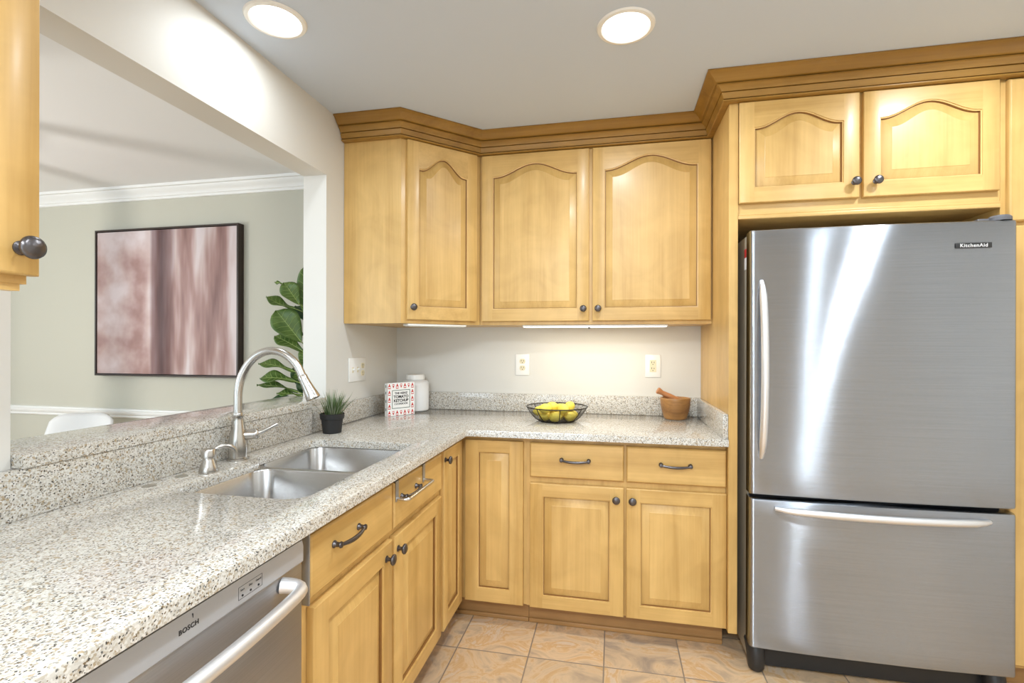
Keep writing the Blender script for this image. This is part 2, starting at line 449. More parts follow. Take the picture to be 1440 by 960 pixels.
struct('wall_far', MB().box((-4.6, .03, 0), (TH, .15, H)), PAINTD)
struct('wall_rear', MB().box((1.5, RY - .1, 0), (RX + .1, RY, H)).box((-.119, RY - .1, 2.15), (1.5, RY, H)), PAINT)
struct('wall_side', MB().box((-4.7, RY, 0), (-4.6, -3.6, H)).box((-4.7, -1.5, 0), (-4.6, .15, H)).box((-4.7, -3.6, 0), (-4.6, -1.5, 1.05)).box((-4.7, -3.6, 2.1), (-4.6, -1.5, H)), PAINTD)
wf = MB()
for y in (-3.57, -2.90, -2.20, -1.53): wf.box((-4.68, y - .03, 1.05), (-4.62, y + .03, 2.1))
for z in (1.08, 1.55, 2.07): wf.box((-4.68, -3.6, z - .03), (-4.62, -1.5, z + .03))
struct('added_window_1', wf, TRIMW)  # unseen window, added so that daylight brightens the dining room

def sweep(path, prof, mb, mat=0, closed_prof=True):
    """profile points (offset outward, z) along a plan polyline; the room lies to the right of travel"""
    n = len(path); loops = []
    for i in range(n):
        p = Vector(path[i])
        def nr(a, b):
            d = (Vector(b) - Vector(a)).normalized(); return Vector((d.y, -d.x))
        if i == 0: m = nr(path[0], path[1])
        elif i == n - 1: m = nr(path[-2], path[-1])
        else:
            a, b = nr(path[i - 1], path[i]), nr(path[i], path[i + 1]); m = (a + b) / (1 + a.dot(b))
        loops.append([(p.x + m.x * o, p.y + m.y * o, z) for o, z in prof])
    return mb.loft(loops, True, True, mat)
cp = [(0, 2.310), (.010, 2.312), (.014, 2.320), (.014, 2.326), (.020, 2.332), (.021, 2.340), (.034, 2.356), (.050, 2.372), (.052, 2.380), (.064, 2.384), (.068, H), (0, H)]
struct('trim_1', sweep([(-4.6, .03), (TH, .03)], cp, MB()), TRIMW, 'white crown moulding along the dining room wall above the painting')
rp = [(0, .775), (.012, .778), (.016, .786), (.013, .794), (.020, .802), (.026, .815), (.026, .824), (.016, .830), (.014, .838), (0, .842)]
struct('trim_2', sweep([(-4.6, .03), (TH, .03)], rp, MB()), TRIMW, 'white chair rail on the dining room wall below the painting')

# ------------------------------------------------------------------ recessed lights
def can(x, y, label, power=CAN_POWER):
    t = thing('recessed_light', (x, y, H), label, 'ceiling light', 'recessed ceiling lights')
    MB().lathe((x, y, 0), [(.079, H - .004), (.083, H - .008), (.095, H - .006), (.099, H - .0005), (.079, H - .0005)], seg=48, cap=False).build('trim_ring', WHITE, t)
    MB().lathe((x, y, 0), [(.001, H - .0028), (.0785, H - .0028), (.0785, H - .0008), (.001, H - .0008)], seg=40, cap=False).build('lens', LENS, t)
    ld = bpy.data.lights.new('recessed_lamp', 'AREA'); ld.shape = 'DISK'; ld.size = .11; ld.energy = power; ld.color = CAN_COLOR; ld.spread = math.radians(178)
    lo = bpy.data.objects.new('recessed_lamp', ld); COL.objects.link(lo); lo.parent = t; lo.location = (0, 0, -.0085)
    return t
can(.19, -1.355, 'round white recessed ceiling light nearest the pass-through wall', CAN_POWER * .25)
can(1.351, -1.087, 'round white recessed ceiling light out in front of the wall cabinets')
can(2.57, -1.12, 'round white recessed ceiling light in front of the refrigerator')
can(.19, -2.60, 'round white recessed ceiling light behind the photographer by the pass-through wall')
can(1.36, -2.45, 'round white recessed ceiling light above the photographer')
can(2.65, -2.35, 'round white recessed ceiling light behind the photographer on the refrigerator side')

t = thing('added_fill_panel', (1.0, -3.75, H), 'added rectangular fill light, unseen on the ceiling behind the photographer', 'ceiling light')  # added out of view as frontal fill for cabinets and back wall
MB().box((.38, -4.07, H - .045), (1.62, -3.43, H - .0008), .006).build('housing', WHITE, t)
MB().box((.42, -4.03, H - .049), (1.58, -3.47, H - .0455), .001).build('diffuser', LENSOFF, t)
ld = bpy.data.lights.new('fill_panel_lamp', 'AREA'); ld.shape = 'RECTANGLE'; ld.size = 1.14; ld.size_y = .54; ld.energy = FILL_PANEL_POWER; ld.color = CAN_COLOR
lo = bpy.data.objects.new('fill_panel_lamp', ld); COL.objects.link(lo); lo.parent = t; lo.location = (0, 0, -.052)

# ------------------------------------------------------------------ cabinet doors and hardware
def knob(parent, p, n, mat=BRONZE, k=1.0):
    prof = [(.0105, 0), (.0105, .002), (.0065, .004), (.0055, .012), (.0075, .016), (.0150, .019), (.0170, .0225), (.0160, .0262), (.0110, .0290), (.002, .0302)]
    return MB().lathe(p, [(r * k, h * k) for r, h in prof], n, 24).build('knob', mat, parent, 50)
def pull(parent, p, ux, n, mat=BRONZE, half=.060):
    """bail pull with round feet, arched out and sagging a little"""
    p, ux, n = Vector(p), Vector(ux), Vector(n); mb = MB(); up = Vector((0, 0, 1))
    for sg in (-1, 1):
        mb.lathe(p + ux * sg * half, [(.0095, 0), (.0095, .003), (.0065, .006), (.006, .016), (.0085, .019), (.0075, .023), (.002, .0245)], n, 16)
    pts = []; rad = []
    for i in range(17):
        t = i / 16 * 2 - 1
        pts.append(p + ux * half * t + n * (.019 + .007 * (1 - t * t)) - up * .005 * (1 - t * t)); rad.append(.0038 + .0018 * (1 - t * t))
    mb.tube(pts, rad, 10, flat=1.15)
    return mb.build('pull', mat, parent, 50)

def inset(poly, d):
    out = []; n = len(poly)
    for i in range(n):
        p0, p1, p2 = Vector(poly[i - 1]), Vector(poly[i]), Vector(poly[(i + 1) % n])
        a = (p1 - p0).normalized(); b = (p2 - p1).normalized()
        na, nb = Vector((-a.y, a.x)), Vector((-b.y, b.x)); m = na + nb
        m = m / max(.25, m.dot(na)); out.append(p1 + m * d)
    return out
def door(parent, o, ux, un, w, h, wv, wh, stile=.058, rail=.06, top=.06, arch=0.0, wide=.94, bevel=.030, th=.020, name='door'):
    """raised panel door; o = lower left corner of its back face, ux to the right, un outwards"""
    M = frame_matrix(Vector(o), ux, (0, 0, 1), un); mb = MB(); T = th; e = .0035
    def outline(d):
        xi0, xi1, zi0, zi1 = stile + d, w - stile - d, rail + d, h - top - arch - d
        ar = []
        if arch:
            n = 28; half = (xi1 - xi0) / 2 * wide; cx = (xi0 + xi1) / 2
            for i in range(n + 1):
                s_ = 1 - 2 * i / n; ar.append((cx + half * s_, zi1 + arch * (.5 + .5 * math.cos(PI * abs(s_)))))
        return [(xi0, zi0), (xi1, zi0), (xi1, zi1)] + ar + [(xi0, zi1)]
    inner = outline(0); xi0, zi0 = inner[0]; xi1, zi1 = inner[2]; ar = inner[3:-1]
    # front face: stiles (grain up) and rails (grain across)
    def face(pts, mat): mb.add([(x, y, T) for x, y in pts], [list(range(len(pts)))], mat)
    face([(e, e), (xi0, e), (xi0, h - e), (e, h - e)], 0)
    face([(xi1, e), (w - e, e), (w - e, h - e), (xi1, h - e)], 0)
    face([(xi0, e), (xi1, e), (xi1, zi0), (xi0, zi0)], 1)
    topl = [(xi1, zi1)] + ar + [(xi0, zi1)]
    for a, b in zip(topl[:-1], topl[1:]):
        if abs(a[0] - b[0]) > 1e-9: face([a, (a[0], h - e), (b[0], h - e), b], 1)
    # outer edge: rounded arris, sides, back
    rect = [(0, 0), (w, 0), (w, h), (0, h)]
    def ring(poly, d): return [(x, y, d) for x, y in poly]
    mb.loft([ring(rect, 0), ring(rect, T - e), ring(inset(rect, e * .35), T - e * .35), ring(inset(rect, e), T)], True, False, 0)
    # moulded inner edge, groove, bevel, field
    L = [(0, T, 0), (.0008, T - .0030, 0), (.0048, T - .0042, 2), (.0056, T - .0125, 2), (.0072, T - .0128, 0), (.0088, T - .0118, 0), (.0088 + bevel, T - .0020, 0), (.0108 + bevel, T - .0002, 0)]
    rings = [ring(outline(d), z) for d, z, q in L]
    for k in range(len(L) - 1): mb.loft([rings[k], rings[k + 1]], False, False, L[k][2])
    last = rings[-1]
    if arch:
        # field as vertical strips so that it stays planar and tidy
        bl, br = last[0], last[1]
        tp = last[2:]
        for a, b in zip(tp[:-1], tp[1:]):
            if abs(a[0] - b[0]) > 1e-9:
                z = last[0][2]; mb.add([(a[0], a[1], z), (b[0], b[1], z), (b[0], bl[1], z), (a[0], bl[1], z)], [[0, 1, 2, 3]], 0)
    else:
        mb.add(last, [[0, 1, 2, 3]], 0)
    mb.xf(M)
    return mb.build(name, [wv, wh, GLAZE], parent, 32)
def slab_front(parent, o, ux, un, w, h, mat, th=.020, name='drawer'):
    M = frame_matrix(Vector(o), ux, (0, 0, 1), un); mb = MB()
    def ring(d, z): return [(d, d, z), (w - d, d, z), (w - d, h - d, z), (d, h - d, z)]
    mb.loft([ring(0, 0), ring(0, th - .006), ring(.002, th - .0025), ring(.006, th)], True, True)
    mb.xf(M); return mb.build(name, mat, parent, 32)

UX, UY = Vector((1, 0, 0)), Vector((0, 1, 0)); NB = Vector((0, -1, 0)); NL = Vector((1, 0, 0))
g = .0008     # doors sit just off the face frame

# ------------------------------------------------------------------ wall cabinets
ZU, ZT = 1.406, 2.330
A2, B2 = Vector((.305, -.61)), Vector((.615, -.305))
dd = (B2 - A2).normalized(); dn = Vector((dd.y, -dd.x)); DL = (B2 - A2).length
t = thing('corner_wall_cabinet', (.3, -.3, ZU), 'maple diagonal corner wall cabinet with one narrow arched door over the canister', 'wall cabinet')
cb = MB().prism([(.002, -.002), (.002, -.61), (.305, -.61), (.615, -.305), (.615, -.002)], ZU, ZT)
cb.box((.285, -.6115, ZU), (.305, -.609, ZT))
cb.build('cabinet_body', WOODV, t)
o3 = lambda s_, z, off=0.0: Vector((A2.x + dd.x * s_ + dn.x * off, A2.y + dd.y * s_ + dn.y * off, z))
DN = Vector((dn.x, dn.y, 0)); DD = Vector((dd.x, dd.y, 0))
d = door(t, o3(.026, 1.424, g), DD, DN, .382, .873, WOODV, WOODX, stile=.056, rail=.062, top=.062, arch=.072, wide=.90)
knob(d, o3(.050, 1.484, g + .02), DN)

t = thing('double_wall_cabinet', (1.2, -.15, ZU), 'wide maple wall cabinet with two arched doors above the lemon bowl', 'wall cabinet')
MB().box((.6165, -.305, ZU), (1.7775, -.002, ZT)).box((1.19, -.3062, ZU), (1.208, -.304, ZT)).build('cabinet_body', WOODV, t)
for x0, w, kx in ((.630, .5605, 1.163), (1.2075, .5635, 1.236)):
    d = door(t, (x0, -.305 - g, 1.424), UX, NB, w, .872, WOODV, WOODX, stile=.058, rail=.062, top=.052, arch=.062, wide=.97)
    knob(d, (kx, -.325 - g, 1.485), NB)

t = thing('fridge_top_cabinet', (2.27, -.3, 1.82), 'short maple cabinet with two arched doors directly above the refrigerator', 'wall cabinet')
MB().box((1.8145, -.645, 1.822), (2.7345, -.002, ZT)).box((1.8145, -.652, 1.822), (2.7345, -.6455, 1.838), .003).box((1.8145, -.649, 1.838), (2.7345, -.6455, 1.846), .0015).build('cabinet_body', [WOODX], t)
for x0, w, kx in ((1.817, .4395, 2.237), (2.2705, .4525, 2.312)):
    d = door(t, (x0, -.645 - g, 1.884), UX, NB, w, .413, WOODV, WOODX, stile=.056, rail=.06, top=.052, arch=.054, wide=.97)
    knob(d, (kx, -.665 - g, 1.943), NB, NICKEL if 0 else BRONZE)

# tall panel beside the refrigerator, notched for the toe space
pm = MB()
yz = [(-.655, .112), (-.655, ZT), (-.002, ZT), (-.002, 0), (-.30, 0), (-.30, .112)]
pm.loft([[(1.779, y, z) for y, z in yz], [(1.8135, y, z) for y, z in yz]])
solo('tall_end_panel', pm, WOODV, 'tall plain maple side panel between the granite counter and the refrigerator', 'cabinet panel', (1.796, -.33, 0))

t = thing('pantry_cabinet', (3.04, -.3, 0), 'tall maple pantry cabinet at the right edge beyond the refrigerator', 'cabinet')
MB().box((2.7355, -.645, .10), (RX - .004, -.002, ZT)).build('cabinet_body', WOODV, t)
MB().box((2.7355, -.575, 0), (RX - .004, -.02, .1)).build('toe_kick', TOE, t)
slab_front(t, (2.752, -.645 - g, 1.765), UX, NB, .58, .53, WOODV, name='door')
d = slab_front(t, (2.752, -.645 - g, .115), UX, NB, .58, 1.635, WOODV, name='door')
knob(d, (3.30, -.665 - g, 1.0), NB)

# crown along all of them
crown = MB()
cpf = [(.0, 2.2985), (.024, 2.299), (.029, 2.3015), (.029, 2.3055), (.026, 2.3075), (.019, 2.3080), (.019, 2.3105), (.026, 2.3110), (.030, 2.318), (.036, 2.3305), (.036, 2.332), (.028, 2.3325), (.028, 2.3355), (.038, 2.336), (.044, 2.347), (.054, 2.3555), (.058, 2.3565), (.058, 2.358), (.044, 2.3585), (.044, 2.3620), (.060, 2.3625), (.068, 2.3665), (.078, 2.379), (.092, 2.390), (.100, 2.393), (.100, H - .0008), (.0, H - .0008)]
sweep([(.003, -.6105), (.3052, -.6105), (.6155, -.3055), (1.7785, -.3055), (1.7785, -.6555), (RX - .003, -.6555)], cpf, crown)
solo('cabinet_crown', crown, CROWNX, 'darker honey wood crown moulding stepping along the top of the wall cabinets', 'crown moulding', (1.2, -.3, 2.34), sharp=25)

# wall cabinet by the camera, on the pass-through wall
t = thing('near_wall_cabinet', (.16, -2.7, ZU), 'maple wall cabinet at the left edge with a hammered oval knob', 'wall cabinet')
MB().box((.002, -3.3, ZU), (.3145, -2.150, ZT)).box((.29, -3.3, ZU - .012), (.312, -2.158, ZU)).build('cabinet_body', WOODV, t)
d = door(t, (.3145 + g, -2.745, 1.420), UY, NL, .602, .875, WOODV, WOODY, stile=.058, rail=.062, top=.06, arch=.06)
knob(d, (.335 + g, -2.172, 1.464), NL, BRONZE, 1.15)
d = door(t, (.3145 + g, -3.295, 1.420), UY, NL, .545, .875, WOODV, WOODY, stile=.058, rail=.062, top=.06, arch=.06)
knob(d, (.335 + g, -3.25, 1.478), NL, BRONZE, 1.15)

# under cabinet lamps
t = thing('under_cabinet_light', (1.21, -.27, ZU), 'lit slim white light bar under the double wall cabinet', 'under cabinet light')
MB().box((.845, -.296, ZU - .010), (1.575, -.215, ZU - .0008), .002).build('housing', WHITE, t)
MB().box((.850, -.294, ZU - .0125), (1.570, -.225, ZU - .0102), .001).build('lens', STRIPLENS, t)
MB().lathe((1.19, -.285, ZU - .0127), [(.006, 0), (.006, -.006), (.003, -.008)], seg=12).build('switch_knob', DARKP, t)
ld = bpy.data.lights.new('strip_lamp', 'AREA'); ld.shape = 'RECTANGLE'; ld.size = .70; ld.size_y = .05; ld.energy = STRIP_POWER; ld.color = (1, .90, .70)
lo = bpy.data.objects.new('strip_lamp', ld); COL.objects.link(lo); lo.parent = t; lo.location = (0, .01, -.0135)
t = thing('under_cabinet_light', (.42, -.4, ZU), 'unlit slim white light bar under the diagonal corner cabinet', 'under cabinet light')
m_ = MB().box((-.16, -.04, -.011), (.16, .03, -.0008), .003); m_.xf(Matrix.Translation((.415, -.44, ZU)) @ Matrix.Rotation(math.atan2(dd.y, dd.x), 4, 'Z')); m_.build('housing', WHITE, t)
m_ = MB().box((-.15, -.036, -.0135), (.15, .024, -.0115), .0008); m_.xf(Matrix.Translation((.415, -.44, ZU)) @ Matrix.Rotation(math.atan2(dd.y, dd.x), 4, 'Z')); m_.build('lens', LENSOFF, t)

# ------------------------------------------------------------------ base cabinets
ZC0, ZC = .884, .914
# back run: two drawers over two doors
t = thing('back_base_cabinet', (1.36, -.3, 0), 'maple base cabinet with two drawers over two doors beside the refrigerator', 'base cabinet')
MB().box((.925, -.61, .112), (1.778, -.025, ZC0 - .001)).build('cabinet_body', WOODV, t)
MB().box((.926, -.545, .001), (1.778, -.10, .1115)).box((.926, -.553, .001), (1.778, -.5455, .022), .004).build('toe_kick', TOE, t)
for x0, w, kx in ((.942, .4155, 1.146), (1.3685, .4095, 1.573)):
    d = slab_front(t, (x0, -.61 - g, .7045), UX, NB, w, .1555, WOODX)
    pull(d, (kx, -.63 - g, .789), UX, NB)
for x0, w, kx in ((.942, .4155, 1.325), (1.3685, .4095, 1.394)):
    d = door(t, (x0, -.61 - g, .114), UX, NB, w, .564, WOODV, WOODX, stile=.058, rail=.056, top=.058)
    knob(d, (kx, -.63 - g, .628), NB)
# corner: two doors meeting in the inside corner
t = thing('corner_base_cabinet', (.5, -.5, 0), 'maple corner base cabinet with two tall narrow doors meeting at the inside corner', 'base cabinet')
MB().prism([(.025, -.025), (.025, -.918), (.605, -.918), (.605, -.605), (.9245, -.605), (.9245, -.025)], .112, ZC0 - .001).build('cabinet_body', WOODV, t)
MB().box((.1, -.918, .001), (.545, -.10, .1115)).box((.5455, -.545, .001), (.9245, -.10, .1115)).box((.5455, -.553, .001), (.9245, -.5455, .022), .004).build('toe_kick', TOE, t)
d = door(t, (.606, -.886, .112), UY, NL, .248, .748, WOODV, WOODY, stile=.052, rail=.056, top=.056)
knob(d, (.626, -.874, .822), NL)
door(t, (.634, -.606, .112), UX, NB, .276, .748, WOODV, WOODX, stile=.062, rail=.062, top=.052)
# sink base
XF = .606
t = thing('sink_base_cabinet', (.3, -1.38, 0), 'maple sink cabinet on the peninsula with two drawer fronts over two doors', 'base cabinet')
sb = MB()
sb.box((XF - .02, -1.8295, .112), (XF, -.919, ZC0 - .001)); sb.box((.025, -1.8295, .112), (XF - .02, -1.817, ZC0 - .001)); sb.box((.025, -.937, .112), (XF - .02, -.919, ZC0 - .001)); sb.box((.025, -1.817, .112), (XF - .02, -.937, .13)); sb.box((.025, -1.817, .13), (.035, -.937, ZC0 - .001))
sb.build('cabinet_body', WOODV, t)
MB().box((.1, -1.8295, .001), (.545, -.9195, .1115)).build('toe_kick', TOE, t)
drawers = []
for y0, w, ky in ((-1.798, .428, -1.642), (-1.357, .439, -1.246)):
    d = slab_front(t, (XF + g, y0, .712), UY, NL, w, .148, WOODY)
    pull(d, (XF + .02 + g, ky, .803), UY, NL)
for y0, w, ky in ((-1.784, .414, -1.412), (-1.352, .434, -1.330)):
    d = door(t, (XF + g, y0, .114), UY, NL, w, .572, WOODV, WOODY, stile=.060, rail=.058, top=.058)
    knob(d, (XF + .02 + g, ky, .640), NL)

# dishwasher
t = thing('dishwasher', (.33, -2.14, 0), 'stainless dishwasher with bar handle under the peninsula counter', 'dishwasher')
Y0, Y1 = -2.440, -1.836
MB().box((.04, Y0, .112), (.585, Y1 - .002, .868)).build('tub', GREYP, t)
dm = MB()
def dwp(y): return 0
prof = [(.586, .116), (.626, .118), (.630, .124), (.630, .810), (.627, .8155), (.586, .8155)]
dm.loft([[(x, Y0, z) for x, z in prof], [(x, Y1, z) for x, z in prof]]).build('door', STEEL_DW, t)
cpn = MB(); prof = [(.586, .8175), (.631, .8175), (.634, .8205), (.634, .854), (.631, .866), (.586, .868)]
cpn.loft([[(x, Y0, z) for x, z in prof], [(x, Y1, z) for x, z in prof]])
cp_ = cpn.build('control_panel', GREYPANEL, t)
cp_['label'] = 'light grey control strip'
Mx = frame_matrix(Vector((.6342, -2.135, .8415)), UY, (0, 0, 1), NL)
text('brand_lettering', 'BOSCH', .0112, Mx, INK, cp_, bold=.00025, spacing=1.1)
MB().box((.6325, -2.1275, .853), (.6345, -2.1268, .860)).build('mark', INK, cp_)
bf = MB()
for a, b in (((-2.028, .8295), (-1.966, .8300)), ((-2.028, .8525), (-1.966, .853)), ((-2.028, .8295), (-2.0275, .853)), ((-1.9665, .8295), (-1.966, .853))):
    bf.box((.6341, a[0], a[1]), (.6345, b[0], b[1]))
bf.build('button_outline', INK, cp_)
for y in (-2.018, -1.997, -1.976):
    MB().lathe((.6340, y, .835), [(.0021, 0), (.0021, .0012), (.001, .0015)], (1, 0, 0), 12).build('button', INK, cp_)
for y, s_ in ((-2.018, 'Start'), (-1.997, 'Dry'), (-1.976, 'Cancel')):
    text('button_text', s_, .0052, frame_matrix(Vector((.6341, y, .8455)), UY, (0, 0, 1), NL), INK, cp_)
hb = MB(); pts = []; rad = []
def dwend(sg): return [((.628, -2.141 + sg * .240, .796), .0165), ((.644, -2.141 + sg * .246, .7945), .0155), ((.657, -2.141 + sg * .2495, .792), .0148), ((.6655, -2.141 + sg * .249, .7895), .0142), ((.6715, -2.141 + sg * .244, .788), .0138), ((.6745, -2.141 + sg * .234, .7872), .0134)]
for p, r in dwend(-1): pts.append(p); rad.append(r)
for i in range(1, 20):
    u = i / 20 * 2 - 1; pts.append((.6755 + .014 * (1 - u * u), -2.141 + u * .234, .787)); rad.append(.0132)
for p, r in dwend(1)[::-1]: pts.append(p); rad.append(r)
hb.tube(pts, rad, 18)
hb.build('handle', HANDLEM, t, 70)
MB().box((.6068, -1.8030, .700), (.6262, -1.7986, .8815), .001).build('side_strip', STRIPGREY, t)
MB().box((.560, Y0, .869), (.600, Y1, .8835)).build('top_seal', SEALBROWN, t)
# cabinet past the dishwasher, under the counter beside the camera
t = thing('end_base_cabinet', (.3, -2.8, 0), 'maple base cabinet on the near side of the dishwasher', 'base cabinet')
MB().box((.025, -3.2, .112), (XF, -2.443, ZC0 - .001)).build('cabinet_body', WOODV, t)
MB().box((.1, -3.2, .001), (.545, -2.443, .1115)).build('toe_kick', TOE, t)
d = door(t, (XF + g, -3.19, .114), UY, NL, .73, .748, WOODV, WOODY); knob(d, (XF + .02 + g, -2.50, .78), NL)

# ------------------------------------------------------------------ counter, backsplash, ledge
CF, CD = .655, -.668
def rrect(x0, x1, y0, y1, r, n=7):
    pts = []
    for cx, cy, a0 in ((x1 - r, y0 + r, -PI / 2), (x1 - r, y1 - r, 0), (x0 + r, y1 - r, PI / 2), (x0 + r, y0 + r, PI)):
        for i in range(n + 1):
            a = a0 + PI / 2 * i / n; pts.append((cx + r * math.cos(a), cy + r * math.sin(a)))
    return pts
def arc(cx, cy, r, a0, a1, n=7): return [(cx + r * math.cos(a0 + (a1 - a0) * i / n), cy + r * math.sin(a0 + (a1 - a0) * i / n)) for i in range(n + 1)]
r_ = .055
SX0, SX1, SXB, SY0, SYM, SY1 = .150, .545, .112, -1.722, -1.352, -1.010
hole = arc(SX1 - r_, SY0 + r_, r_, -PI / 2, 0) + arc(SX1 - r_ * .6, SY1 - r_ * .6, r_ * .6, 0, PI / 2) + arc(SXB + r_, SY1 - r_, r_, PI / 2, PI) + \
    [(SXB, SYM + .015), (SXB + .006, SYM - .002), (SX0 - .006, SYM - .018), (SX0, SYM - .034)] + arc(SX0 + r_, SY0 + r_, r_, PI, 1.5 * PI)
hole_cw = hole[::-1]
outer = [(.001, -.001), (.001, -3.2), (CF, -3.2)] + arc(CF + .012, CD - .012 + 0.0, .012, PI, PI / 2, 4) + [(1.7775, CD), (1.7775, -.001)]
t = thing('countertop', (.6, -.5, ZC0), 'L-shaped speckled granite countertop with a sink cut-out and low backsplash', 'countertop')
MB().slab(outer, [hole_cw], ZC0, ZC, .004).build('slab', GRANITE, t)
bs = MB(); bs.box((.021, -.0215, ZC + .0003), (1.7775, -.0005, 1.0165), .0015); bs.build('backsplash', GRANITE, t)
MB().box((1.757, CD + .012, ZC + .0003), (1.7778, -.0220, 1.0165), .0015).build('backsplash', GRANITE, t)
MB().box((.0005, -.9095, ZC + .0003), (.0208, -.0005, 1.0165), .0015).build('backsplash', GRANITE, t)
MB().box((.0005, -3.2, ZC + .0003), (.030, -.910, 1.0250), .0015).build('backsplash', GRANITE, t)
lg = MB().slab([(-.205, YO0 + .002), (.034, YO0 + .002)] + [(.034, -.915), (.026, -.905), (.0005, -.905), (.0005, YO1 - .0008), (TH - .001, YO1 - .0008), (TH - .001, -.745), (-.205, -.745)], [], 1.0262, 1.0562, .004)
solo('pass_through_ledge', lg, GRANITE, 'raised granite ledge along the bottom of the pass-through opening', 'ledge', (-.08, -1.4, 1.0262))

# ------------------------------------------------------------------ sink
t = thing('sink', (.33, -1.36, .69), 'undermount stainless double bowl sink in the peninsula counter', 'sink')
def bowl(x0, x1, y0, y1, depth, top, name):
    zb = top - depth; mb = MB(); n = 7
    def lp(d, r, z): return [(x, y, z) for x, y in rrect(x0 + d, x1 - d, y0 + d, y1 - d, r, n)]
    mb.loft([lp(0, .058, top - .0006), lp(.002, .056, top - .004), lp(.006, .054, zb + .03), lp(.012, .050, zb + .010), lp(.030, .036, zb + .001), lp(.06, .02, zb)], False, True)
    b_ = mb.build(name, SINKSTEEL, t, 40)
    cx, cy = (x0 + x1) / 2 - .02, (y0 + y1) / 2
    MB().lathe((cx, cy, zb), [(.044, .0002), (.044, .002), (.036, .0025), (.030, .0012), (.006, .0012), (.005, .006), (.001, .0065)], seg=28).build('drain', NICKEL, b_)
bowl(.140, .553, -1.730, -1.362, .19, .882, 'bowl')
bowl(.102, .553, -1.340, -1.002, .20, .882, 'bowl')
MB().slab([(.075, -1.755), (.578, -1.755), (.578, -.978), (.075, -.978)], [rrect(.140, .553, -1.730, -1.362, .058)[::-1], rrect(.102, .553, -1.340, -1.002, .058)[::-1]], .8790, .8824, .001).build('rim', SINKSTEEL, t)

# faucet
F0 = Vector((.072, -1.385, ZC)); ang = math.radians(10); FD = Vector((math.cos(ang), math.sin(ang), 0))
t = thing('faucet', F0, 'brushed nickel gooseneck faucet with pull-down spray head behind the sink', 'faucet')
MB().lathe(F0, [(.0345, .0004), (.0345, .006), (.028, .009), (.0275, .012), (.0295, .03), (.0295, .05), (.027, .075), (.0215, .105), (.0175, .130), (.0155, .143), (.0175, .146), (.0175, .150), (.0150, .152), (.0150, .157), (.0140, .158)], seg=32).build('body', NICKEL, t, 50)
pts = [F0 + Vector((0, 0, .155)), F0 + Vector((0, 0, .18)), F0 + Vector((0, 0, .20))]
R1, R2, zc = .116, .157, .210
for i in range(25):
    th = PI - (PI - math.radians(27)) * i / 24
    pts.append(F0 + FD * (R1 + R1 * math.cos(th)) + Vector((0, 0, zc + R2 * math.sin(th))))
MB().tube(pts, .0133, 18).build('neck', NICKEL, t, 60)
e_ = pts[-1]; dr = (FD * .46 - Vector((0, 0, .89))).normalized()
MB().lathe(e_, [(.0138, -.003), (.0155, 0), (.0152, .012), (.0170, .035), (.0205, .062), (.0235, .080), (.0230, .084), (.0205, .085), (.0195, .083)], dr, 24).build('spray_head', NICKEL, t, 50)
hd = MB(); hdv = Vector((.80, .60, .06)).normalized(); hp = F0 + Vector((0, 0, .080))
hd.lathe(hp + hdv * .015, [(.0175, 0), (.0175, .034), (.0185, .036), (.0185, .043), (.014, .047)], hdv, 24)
q = hp + hdv * .058
hd.tube([q, q + Vector((.012, .011, .006)), q + Vector((.030, .029, .018)), q + Vector((.045, .043, .028))], [.0090, .0068, .0056, .0070], 12)
hd.build('lever_handle', NICKEL, t, 50)

S0 = Vector((.108, -1.545, ZC))
t = thing('soap_dispenser', S0, 'short brushed nickel soap pump beside the faucet', 'soap dispenser')
MB().lathe(S0, [(.0255, .0004), (.0265, .005), (.0225, .020), (.0165, .038), (.0155, .041), (.0155, .046), (.0205, .0475), (.0205, .068), (.0185, .071), (.004, .073)], seg=28).build('pump_body', NICKEL, t, 45)
sp = []
for i in range(13):
    th = math.radians(150) - math.radians(150) * i / 12
    sp.append(S0 + Vector((.018, .030, .052)) * 0 + Vector((.52, .85, 0)) * (.040 + .036 * math.cos(th)) + Vector((0, 0, .048 + .026 * math.sin(th))))
MB().tube(sp, [.0068] * 9 + [.0064, .006, .0058, .0058], 12).build('spout', NICKEL, t, 60)
for (x, y, lab) in ((.068, -1.600, 'flat grey-brown hole cap in the counter next to the soap pump'), (.066, -1.700, 'flat grey-brown hole cap in the counter farther from the soap pump')):
    solo('hole_cap', MB().lathe((x, y, ZC), [(.0165, .0003), (.0165, .0012), (.0150, .0018), (.002, .0020)], seg=24), plain('cap metal', (.36, .33, .28), .35, .5), lab, 'hole cap', (x, y, ZC), 'hole caps in the counter')

# over-door towel bar
t = thing('towel_bar', (.64, -1.25, .79), 'nickel towel bar hung over the right drawer front of the sink cabinet', 'towel bar')
xs = XF + .0215 + g
for y in (-1.343, -1.116):
    MB().box((xs, y - .010, .797), (xs + .0015, y + .010, .8645)).box((XF + .0003, y - .010, .8630), (xs + .0015, y + .010, .8645)).build('strap', STRIPGREY, t)
pts = [(xs + .001, -1.343, .805), (xs + .026, -1.343, .805)] + [(xs + .026 + .014 * math.sin(a), -1.329 - .014 * math.cos(a), .805) for a in (.4, .8, 1.2, PI / 2)]
pts += [(p[0], -2.459 - p[1], p[2]) for p in pts[::-1]]
MB().tube(pts, .0058, 12).build('bar', CHROME, t, 60)

